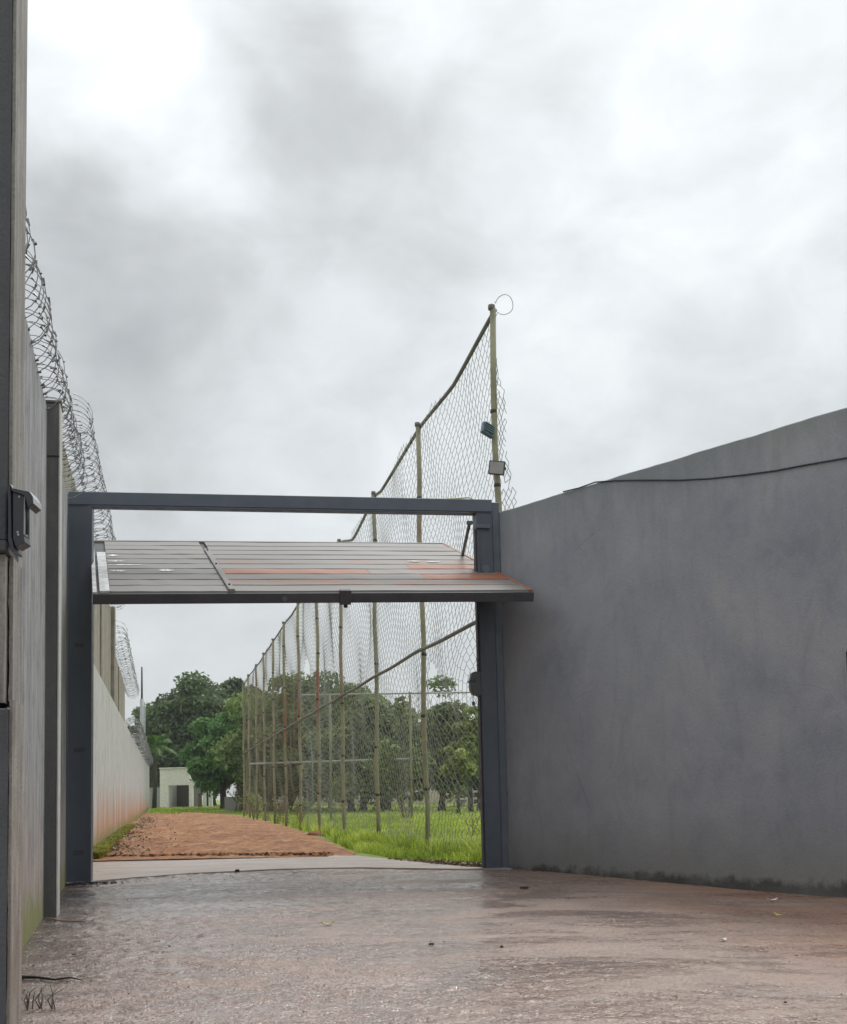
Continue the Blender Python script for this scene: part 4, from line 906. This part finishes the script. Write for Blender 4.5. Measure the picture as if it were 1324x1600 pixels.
# young leafy tips on the skyline
tree('slender sapling with yellow leaves poking above the dark crowns', 625, 1108, 12, 22, 74, M['leafD'], 420, 0.13, 10, 628, trunk_r=0.06, seed=12, sub=0.6)
# palm near the lamp pole
def palm(px, py, D, R):
    c = P(px, py, D); root = empty('palm_tree', (c.x, D, 0.1), 0, 'small bright palm rising past the end of the pale lane wall', 'tree', None)
    o = Vector((0, 0, c.z - 0.1)); tube('trunk', [Vector((0, 0, 0)), Vector((0.1, 0, o.z * 0.5)), o], [0.22, 0.16, 0.14], M['bark'], root, 8)
    rr = random.Random(4)
    for k in range(22):
        az = k * 2.4 + rr.uniform(-.2, .2); el = rr.uniform(0.0, 1.25); Lf = R * rr.uniform(0.8, 1.15); V = []; Fc = []; pts = []
        for j in range(11):
            s = j / 10 * Lf; zc = s * sin(el) - 0.42 * s * s / R; rc = s * cos(el) * (1 - 0.12 * s / R) + 0.05
            pts.append(Vector((cos(az) * rc, sin(az) * rc, zc)) + o)
        sd_ = Vector((-sin(az), cos(az), 0))
        for j in range(1, 10):
            for sgn in (-1, 1):
                for h in (0, 0.5):
                    p = pts[j].lerp(pts[j + 1], h); ll = 0.55 * (1 - abs(j / 10 - 0.45)) * R / 2.2
                    q = p + sd_ * sgn * ll + (pts[j + 1] - pts[j]).normalized() * ll * 0.5 - Vector((0, 0, ll * 0.55))
                    dd = (pts[j + 1] - pts[j]).normalized() * 0.05; i0 = len(V); V += [p - dd, p + dd, q]; Fc.append((i0, i0 + 1, i0 + 2))
        mk('frond', V, Fc, M['palm'], root)
palm(241, 1166, 104, 2.3)
# grass blades
def blades(name, label, X, Y, H, mat, lean=0.45, w=0.008, parent=None, kind='stuff', cat='grass', zoff=0.0):
    n = len(X); Z = gz(X, Y) - 0.03 + zoff; az = rng.uniform(0, 2 * pi, n); ln = rng.uniform(0.1, 1.0, n) * lean * H
    V = np.empty((n, 7, 3)); dirx = np.cos(az); diry = np.sin(az); fx = -diry; fy = dirx
    fx2 = np.abs(fx) * 0.6 + 0.4; ww = (w * rng.uniform(0.6, 1.4, n))
    prof = [(0, 0, 1), (0.45, 0.18, 0.9), (0.82, 0.55, 0.6)]
    for i, (zz, oo, wf) in enumerate(prof):
        for sgn, sl in ((-1, 0), (1, 1)):
            V[:, i * 2 + sl, 0] = X + dirx * ln * oo + sgn * fx * ww * wf
            V[:, i * 2 + sl, 1] = Y + diry * ln * oo + sgn * fy * ww * wf
            V[:, i * 2 + sl, 2] = Z + H * zz
    V[:, 6, 0] = X + dirx * ln * 1.25; V[:, 6, 1] = Y + diry * ln * 1.25; V[:, 6, 2] = Z + H * 0.86
    b = np.arange(n)[:, None] * 7
    Fc = np.concatenate([b + np.array([[0, 1, 3, 2]]), b + np.array([[2, 3, 5, 4]])]).tolist() + (b + np.array([[4, 5, 6]])).tolist()
    o = mk(name, V.reshape(-1, 3), Fc, mat); tn = 0.5 + 0.5 * np.sin(X * 1.7 + np.sin(Y) * 2) * np.sin(Y * 0.9 + X)
    put_tone(o, np.concatenate([tn, tn, tn])); return tag(o, label, cat, kind=kind)
def band(n, v0, v1, D0, D1, pw=1.0):
    t = rng.random(n) ** pw; D = D0 + (D1 - D0) * t; v = v0 + (v1 - v0) * rng.random(n); return v - VX * D, D
X, Y = band(30000, 3.6, 9.5, 16.3, 27, 1.2)
m = (Y > front_y(X) + 0.25) & (X > np.interp(Y, [p.y for p in dr], [p.x for p in dr]) + 0.15) & ((X + VX * Y) > 4.0 + (21 - Y) * 0.10) | (Y > 40)
bkx = np.array([G(*p)[0] for p in back_px]); bky = np.array([G(*p)[1] for p in back_px])
m &= ~((X < 1.15) & (Y < np.interp(X, bkx, bky) + 0.12))
X, Y = X[m], Y[m]
blades('tall_grass', 'tall bright green grass growing around the foot of the nearest fence poles', X, Y, rng.uniform(0.12, 0.48, len(X)) ** 1.0 * np.where(X + VX * Y > 4.5, 1.0, 0.55), M['blade'], 1.05, 0.010)
X, Y = band(30000, 3.0, 13.0, 26, 60, 1.3)
m = X > np.interp(Y, [p.y for p in dr], [p.x for p in dr]) + 0.1; X, Y = X[m], Y[m]
H = rng.uniform(0.08, 0.22, len(X)) + 0.28 * np.exp(-((X + VX * Y - FV) / 0.8) ** 2) * rng.random(len(X))
blades('field_grass', 'shorter grass of the playing field beyond the fence poles', X, Y, H, M['blade'], 0.8, 0.014)
X, Y = band(14000, -1.2, 26, 56, 112, 0.9)
m = (X > np.interp(Y, [p.y for p in dr], [p.x for p in dr]) + 0.1) | (Y > 79); X, Y = X[m], Y[m]
blades('far_grass', 'far mown grass in front of the pavilion and the back wall', X, Y, rng.uniform(0.06, 0.16, len(X)), M['blade'], 0.6, 0.03)
# moss and weeds, litter along the lane wall
X, Y = band(9000, -1.35, -1.08, 19.8, 42, 1.5)
blades('wall_weeds', 'yellow green weeds in a strip along the foot of the pale lane wall', X, Y, rng.uniform(0.05, 0.20, len(X)), M['mossy'], 0.9, 0.02, zoff=0.03)
X, Y = band(5200, -1.12, 0.3, 20.6, 60, 1.2)
keep = rng.random(len(X)) < 0.8 * np.exp(-((X + VX * Y + 0.95) / 0.42) ** 2) * (0.45 + 0.55 * np.sin(Y * 1.9 + 2 * np.sin(X * 3))) + 0.02; X, Y = X[keep], Y[keep]
Cn = np.stack([X, Y, gz(X, Y) + 0.05 + rng.uniform(0, 0.05, len(X))], 1); V, Fc = leaf_cards(Cn, np.tile([[0, 0, 1.0]], (len(X), 1)), 0.045, jitter=0.5)
o = mk('leaf_litter', V, Fc, M['dry']); put_tone(o, rng.random(len(X))); tag(o, 'brown leaf litter drifted against the foot of the lane wall', 'leaf litter', kind='stuff')
ex = rng.uniform(0, 2.2, 2600) + 0.6
X = np.interp(ex, range(len(back_px)), bkx) + rng.normal(0, 0.05, 2600); Y = np.interp(ex, range(len(back_px)), bky) - 0.05 + rng.normal(0, 0.22, 2600) * (0.4 + 0.6 * np.sin(X * 3) ** 2)
V, Fc = leaf_cards(np.stack([X, Y, np.full(2600, 0.028) + rng.uniform(0, 0.012, 2600)], 1), np.tile([[0, 0, 1.0]], (2600, 1)), 0.04, 0.8, jitter=0.3)
o = mk('earth_crumbs', V, Fc, M['dirt']); tag(o, 'red earth crumbs spilled over the back edge of the pale slab', 'earth', kind='stuff')
# debris edging between slab and grass
ex = rng.uniform(0, 1, 1500); bk_i = ex * (len(back_px) - 4.9) + 3.9
X = np.interp(bk_i, range(len(back_px)), bkx) + rng.normal(0, 0.06, 1500); Y = np.interp(bk_i, range(len(back_px)), bky) + np.abs(rng.normal(0, 0.10, 1500)) + 0.05
Cn = np.stack([X, Y, gz(X, Y) + 0.01 + rng.uniform(0, 0.05, len(X))], 1); V, Fc = leaf_cards(Cn, np.tile([[0, 0, 1.0]], (len(X), 1)), 0.03, jitter=0.7)
o = mk('edge_litter', V, Fc, M['dry']); put_tone(o, rng.random(len(X))); tag(o, 'line of brown earth crumbs where the pale slab meets the grass', 'litter', kind='stuff')
def twigs(name, label, base, h, n, spread, mat, r=0.008, seed=0, cat='shrub', group=None, leafmat=None):
    rr = random.Random(seed); root = empty(name, base, 0, label, cat, group); P0 = []; P1 = []; R0 = []; tips = []
    def grow(p, d, L, rad, dep):
        q = p + d * L; P0.append(tuple(p)); P1.append(tuple(q)); R0.append(rad); tips.append(q)
        if dep == 0: return
        for _ in range(rr.choice((2, 2, 3))):
            d2 = (d + Vector((rr.uniform(-1, 1), rr.uniform(-1, 1), rr.uniform(-.3, .7))) * spread).normalized(); grow(q, d2, L * rr.uniform(.6, .85), rad * 0.68, dep - 1)
    for _ in range(n): grow(Vector((rr.uniform(-.15, .15) * h, rr.uniform(-.1, .1) * h, -0.03)), Vector((rr.uniform(-.4, .4), rr.uniform(-.4, .4), 1)).normalized(), h * 0.32, r, 4)
    v, f = prisms(P0, P1, np.array(R0)); mk('branches', v, f, mat, root)
    if leafmat:
        tp_ = np.array([tuple(t) for t in tips for _ in range(3)]) + rng.normal(0, 0.05 * h, (len(tips) * 3, 3)); V, Fc = leaf_cards(tp_, np.tile([[0, 0, 1.0]], (len(tp_), 1)), 0.035 * max(1, h)); o = mk('leaves', V, Fc, leafmat, root); put_tone(o, rng.random(len(tp_)))
    return root
twigs('bare_shrub', 'bare twiggy shrub in the tall grass beside the right gate post', G(748, 1335, -0.15), 0.9, 3, 0.85, M['twig'], 0.010, 3)
twigs('bare_shrub', 'dry leafless shrub at the foot of the farthest fence poles', G(400, 1281, -0.15), 1.3, 4, 0.8, M['twig'], 0.02, 4, leafmat=M['leafD'])
twigs('bare_shrub', 'dry brown bush between the fifth and sixth poles', G(432, 1287, -0.15), 1.0, 4, 0.8, M['twig'], 0.014, 5, leafmat=M['dry'])
twigs('weedy_bush', 'weedy green bush at the fence foot beside the red lane', G(470, 1293, -0.15), 1.0, 5, 0.7, M['twig'], 0.012, 6, leafmat=M['leafD'])
twigs('bare_shrub', 'greyish dry bush beyond the low block wall left of the fence', P(372, 1250, 88) * 1.0 if False else Vector((P(372, 1250, 88).x, 88, -0.1)), 2.0, 6, 0.8, M['twig'], 0.04, 7)
twigs('climbing_weed', 'dry climbing stems twisted around the middle post of the field fence', Vector((P(643, 1240, 51.8).x, 51.8, -0.15)), 3.4, 4, 0.45, M['twig'], 0.03, 8, cat='weed', leafmat=M['leafC'])
# ================================================================== far buildings
pv = P(250, 1260, 108); pv = Vector((pv.x, 108, 0.21)); k = 108 / F
pav = empty('pavilion', pv, radians(-4), 'small cream flat roofed pavilion with an open bay at the end of the lane', 'pavilion')
w, h = 60 * k, 60 * k
box('left_wall', (0, 0, -0.3), (14 * k, 3, h), M['cream'], pav, 0.03)
box('right_pier', (46 * k, 0, -0.3), (52 * k, 0.35, 34 * k), M['cream'], pav, 0.02)
box('lintel', (14 * k, 0.003, 34 * k), (w * 0.80, 0.35, h - 0.003), M['cream'], pav, 0.02)
box('lintel_step', (w * 0.80, 0.006, 33 * k), (w, 0.35, 44 * k), M['cream'], pav, 0.02)
box('roof', (-0.05, -0.12, h), (w * 0.82, 3.2, h + 0.10), M['white'], pav, 0.02)
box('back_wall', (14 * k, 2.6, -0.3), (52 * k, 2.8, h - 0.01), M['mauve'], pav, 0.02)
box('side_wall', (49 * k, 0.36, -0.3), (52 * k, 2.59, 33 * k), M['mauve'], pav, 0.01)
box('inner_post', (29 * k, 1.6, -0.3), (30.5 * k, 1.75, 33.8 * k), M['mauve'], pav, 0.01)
for px, wd, y0, lab in ((310, 5, 1238, 'narrow brown door leaf right of the pavilion bay'), (317, 5, 1236, 'white gatepost right of the pavilion, left one'), (326, 6, 1234, 'white gatepost farther right of the pavilion, partly overgrown')):
    q = P(px, 1258, 106); o = empty('gatepost' if 'white' in lab else 'door_leaf', (q.x, 106, 0.18), 0, lab, 'gatepost' if 'white' in lab else 'door')
    mt = M['white'] if 'white' in lab else M['rustbox']
    box('shaft', (0, 0, -0.2), (wd * 106 / F, 0.3, (1258 - y0) * 106 / F), mt, o, 0.02)
    box('cap' if 'white' in lab else 'top_rail', (-0.04, -0.04, (1258 - y0) * 106 / F), (wd * 106 / F + 0.04, 0.34, (1258 - y0) * 106 / F + 0.07), mt, o, 0.01)
def low_wall(name, px0, px1, D0, D1, ytop, mat, label, zb=-0.3, caps=True):
    a = P(px0, ytop, D0); b = P(px1, ytop, D1); o = empty(name, (a.x, a.y, 0), atan2(b.y - a.y, b.x - a.x), label, 'wall'); L = (Vector((b.x, b.y)) - Vector((a.x, a.y))).length
    box('wall_body', (0, 0, zb), (L, 0.18, a.z), mat, o, 0.01); box('coping', (-0.02, -0.03, a.z), (L + 0.02, 0.21, a.z + 0.06), mat, o, 0.01); return o
low_wall('end_wall', 226, 251, 109, 109, 1232, M['greyw'], 'short grey wall between the lane wall and the pavilion')
low_wall('block_wall', 351, 374, 92, 92, 1246.5, M['greyw'], 'low pale block wall in front of the drooping green tree')
low_wall('block_wall', 375, 398, 94, 94, 1247, M['pink'], 'low wall stub just left of the farthest fence pole')
low_wall('boundary_wall', 384, 470, 104, 103, 1238, M['pink'], 'pinkish boundary wall left of the thick trunks')
low_wall('boundary_wall', 470, 640, 103, 100, 1234, M['pink'], 'pinkish boundary wall seen between the middle poles')
low_wall('boundary_wall', 640, 800, 100, 97, 1238, M['pink'], 'low pinkish boundary wall behind the field near the gate post')
def shed(px0, px1, y0, y1, D, mat, label):
    a = P(px0, y0, D); b = P(px1, y1, D); o = empty('shed', (a.x, D, 0), 0, label, 'shed'); wd = b.x - a.x
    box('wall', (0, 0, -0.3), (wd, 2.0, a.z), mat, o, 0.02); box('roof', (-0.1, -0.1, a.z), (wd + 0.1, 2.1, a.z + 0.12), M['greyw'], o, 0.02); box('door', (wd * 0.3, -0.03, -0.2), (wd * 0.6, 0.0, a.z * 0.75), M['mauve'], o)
shed(714, 728, 1252, 1268, 90, M['white'], 'tiny white shed glimpsed under the trees near the gate post')
shed(590, 606, 1238, 1270, 84, M['cream'], 'cream hut wall glimpsed right of the second pole')
# white rail by the gate post
q = P(738, 1262, 78); o = empty('white_rails', (q.x, 78, -0.15), 0, 'white railing at the far side of the field by the gate post', 'railing')
for z in (0.25, 0.65, 1.1): box('rail', (0, 0, z), (1.6, 0.08, z + 0.13), M['white'], o, 0.01)
for x in (0.0, 0.8, 1.52): box('upright', (x, 0.083, 0), (x + 0.1, 0.17, 1.4), M['white'], o, 0.01)
# lamp pole
q = P(222, 1140, 100); lpz = Vector((q.x, 100, 0.1))
lp_ = empty('tall_pole', lpz, 0, 'thin tall grey pole with thicker pale lower shaft behind the palm', 'pole')
zt = P(222, 1042, 100).z - 0.1; zm = P(222, 1092, 100).z - 0.1
tube('lower_shaft', [Vector((0, 0, -0.2)), Vector((0, 0, zm))], [0.20, 0.16], M['pole_w'], lp_, 10)
tube('upper_shaft', [Vector((0, 0, zm)), Vector((0, 0, zt))], [0.085, 0.07], M['lamp'], lp_, 8)
tube('side_conduit', [Vector((0.24, 0, -0.2)), Vector((0.24, 0, zm - 0.3))], 0.06, M['pole_w'], lp_, 6)
# soil mound beside the lane
def mound(px, py, w, h, label):
    c = G(px, py, -0.12); V = []; Fc = []; n, m = 16, 5
    for j in range(m + 1):
        a = j / m * pi / 2
        for i in range(n):
            t = 2 * pi * i / n; e = 1 + 0.18 * sin(t * 3 + j) + 0.1 * sin(t * 5)
            V.append((w * cos(a) * cos(t) * e, w * 0.7 * cos(a) * sin(t) * e, h * sin(a) * (1 + 0.1 * sin(t * 2))))
    for j in range(m):
        for i in range(n): Fc.append((j * n + i, j * n + (i + 1) % n, (j + 1) * n + (i + 1) % n, (j + 1) * n + i))
    tag(mk('soil_mound', V, Fc, M['dirt'], None, loc=(c.x, c.y, c.z - 0.01), smooth=True), label, 'soil mound')
mound(497, 1304, 0.35, 0.12, 'small dark red soil heap at the fence side of the lane')
# ================================================================== things lying on the drive
def drivez(p): return float(gz(p.x, p.y)) + 0.004
def curled(name, px, py, w, l, rz, mat, label, cat, curl=0.35):
    p = G(px, py); V = []; n = 6
    for i in range(n + 1):
        t = i / n * 2 - 1; ww = w * (1 - t * t) ** 0.5 + 0.001
        V += [(t * l, -ww, curl * l * t * t + 0.004), (t * l, 0, curl * l * t * t * 0.7), (t * l, ww, curl * l * t * t + 0.006)]
    Fc = []
    for i in range(n): Fc += [(i * 3, i * 3 + 3, i * 3 + 4, i * 3 + 1), (i * 3 + 1, i * 3 + 4, i * 3 + 5, i * 3 + 2)]
    o = mk(name, V, Fc, mat); o.location = (p.x, p.y, drivez(p) + 0.006); o.rotation_euler = (0, 0, rz); return tag(o, label, cat)
curled('fallen_leaf', 1217, 1419, 0.022, 0.045, -0.5, M['yel'], 'pale curled leaf on the drive in front of the rendered wall', 'leaf', 0.6)
curled('fallen_leaf', 1207, 1394, 0.018, 0.05, 0.1, M['white'], 'whitish flat leaf at the foot of the rendered wall', 'leaf')
curled('fallen_leaf', 512, 1446, 0.02, 0.05, 0.2, M['yel'], 'yellowish leaf lying in the middle of the drive', 'leaf')
curled('fallen_leaf', 463, 1363, 0.025, 0.06, 0.1, M['white'], 'pale scrap at the edge of the concrete apron', 'leaf')
curled('fallen_leaf', 1131, 1465, 0.015, 0.03, 0.7, M['white'], 'tiny pale scrap on the brown right part of the drive', 'leaf')
def chip(px, py, w, d, h, rz, label):
    p = G(px, py); rr = random.Random(int(px)); V = []
    for z in (0, h):
        for i in range(6): a = 2 * pi * i / 6; s = rr.uniform(0.8, 1.1) * (1 if z == 0 else 0.75); V.append((w * cos(a) * s, d * sin(a) * s, z))
    Fc = [tuple(range(6))[::-1], tuple(range(6, 12))] + [(i, (i + 1) % 6, 6 + (i + 1) % 6, 6 + i) for i in range(6)]
    o = mk('wood_chip', V, Fc, M['dark']); o.location = (p.x, p.y, drivez(p)); o.rotation_euler = (0, 0, rz); tag(o, label, 'chip')
chip(819, 1389, 0.055, 0.02, 0.02, 0.05, 'dark flat chip on the drive right of the gate post')
chip(371, 1363, 0.035, 0.03, 0.035, 0.3, 'black lump on the joint of the concrete apron')
chip(784, 1481, 0.014, 0.012, 0.01, 0.3, 'small black pellet in the middle of the drive')
chip(674, 1477, 0.022, 0.01, 0.01, 0.1, 'small dark sliver on the wet patch of the drive')
chip(115, 1493, 0.016, 0.008, 0.008, 0.1, 'tiny dark chip near the long fallen twig')
chip(1227, 1563, 0.010, 0.008, 0.006, 0.4, 'tiny dark pellet near the right bottom corner')
tw = [G(30, 1530), G(60, 1533), G(85, 1534), G(110, 1533), G(130, 1535)]
tag(tube('fallen_twig', [Vector((p.x, p.y, 0.012 + 0.008 * (i % 2))) for i, p in enumerate(tw)], [0.010, 0.008, 0.006, 0.005, 0.003], M['dark'], None, 6), 'long black twig lying by the nearest pillar foot', 'twig')
def stalks(px, py, label, sd):
    p = G(px, py); rr = random.Random(sd); root = empty('dry_stalks', (p.x, p.y, 0), 0, label, 'dead plant')
    for i in range(5):
        x = rr.uniform(-.05, .05); pts = [Vector((x, rr.uniform(-.02, .02), 0)), Vector((x + rr.uniform(-.02, .02), 0, rr.uniform(.04, .08))), Vector((x + rr.uniform(-.04, .05), 0, rr.uniform(.08, .13)))]
        tube('stalk', pts, [0.004, 0.003, 0.0015], M['twig'], root, 5)
stalks(75, 1576, 'clump of dark dead stalks at the bottom left of the drive', 1); stalks(46, 1577, 'thin black dead stalks right beside the pillar foot', 2)
tag(tube('fallen_twig', [Vector((p.x, p.y, 0.012)) for p in (G(72, 1436), G(95, 1441), G(130, 1442))], 0.006, M['twig'], None, 5), 'thin pale twig at the foot of the square concrete post', 'twig')
# grit: crumbs and tiny leaves, mostly left and near the posts
def grit(n, fn, size, mat, name, label):
    X, Y = fn(n); Z = gz(X, Y) + 0.006; V, Fc = leaf_cards(np.stack([X, Y, Z], 1), np.tile([[0, 0, 1.0]], (len(X), 1)), size, 0.7, jitter=0.35)
    o = mk(name, V, Fc, mat); put_tone(o, rng.random(len(X))); tag(o, label, 'grit', kind='stuff')
def f1(n):
    Y = rng.uniform(4.5, 15.5, n); X = rng.uniform(-3.8, 4.5, n) ; k = rng.random(n) < 0.55; X[k] = (-0.95 - VX * 1.05 * Y[k]) + np.abs(rng.normal(0, 0.5, k.sum())); return X, Y
grit(420, f1, 0.008, M['twig'], 'dark_grit', 'dark crumbs scattered over the wet drive')
grit(500, f1, 0.010, M['dry'], 'leaf_crumbs', 'brown leaf crumbs scattered over the drive')
def f2(n):
    t = rng.random(n); q = [Mg @ Vector((0.25 * (a - 0.4), -0.08 - abs(b) * 0.15, 0)) for a, b in zip(rng.normal(0.5, 1.0, n), rng.normal(0, 1, n))]
    return np.array([p.x for p in q]), np.array([p.y for p in q])
grit(260, f2, 0.022, M['dark'], 'wet_litter', 'black wet litter gathered at the foot of the left gate post')
# cracks in the drive: thin raised-edge dark ribbons following the joint lines
def crack(pts, wid, label):
    V = []; Fc = []; rr = random.Random(len(pts)); P_ = [G(*p) for p in pts]; fine_ = []
    for i in range(len(P_) - 1):
        for j in range(8): fine_.append(P_[i].lerp(P_[i + 1], j / 8) + Vector((0, rr.uniform(-.02, .02), 0)))
    for i, p in enumerate(fine_):
        w_ = wid * rr.uniform(0.3, 1.2); z = max(float(gz(p.x, p.y)) + 0.006, 0.006 if p.x < 1 else -1); V += [(p.x, p.y - w_, z + 0.002), (p.x, p.y + w_, z + 0.002)]
    for i in range(len(fine_) - 1): Fc.append((i * 2, i * 2 + 2, i * 2 + 3, i * 2 + 1))
    o = mk('crack', V, Fc, M['dark']); o['kind'] = 'structure'
crack([(190, 1375.5), (225, 1373.5), (300, 1369), (380, 1364), (440, 1360.5), (470, 1360)], 0.022, '')
crack([(215, 1408), (260, 1402), (330, 1396), (380, 1392)], 0.008, '')
crack([(662, 1373), (705, 1381), (720, 1388), (760, 1394), (790, 1399), (815, 1402)], 0.007, '')

# ================================================================== thin haze volume, added to lift the dark far tones
hz = box('haze', (-620, -40, -1.6), (620, 430, 60), M['dark'])
hm = bpy.data.materials.new('added_haze'); hm.use_nodes = True; hm.node_tree.nodes.clear()
ho = hm.node_tree.nodes.new('ShaderNodeOutputMaterial'); hv = hm.node_tree.nodes.new('ShaderNodeVolumePrincipled')
hv.inputs['Color'].default_value = (0.93, 0.95, 0.97, 1); hv.inputs['Density'].default_value = 0.0004; hv.inputs['Anisotropy'].default_value = 0.2
hm.node_tree.links.new(hv.outputs[0], ho.inputs['Volume']); hz.data.materials.clear(); hz.data.materials.append(hm); hz['kind'] = 'stuff'
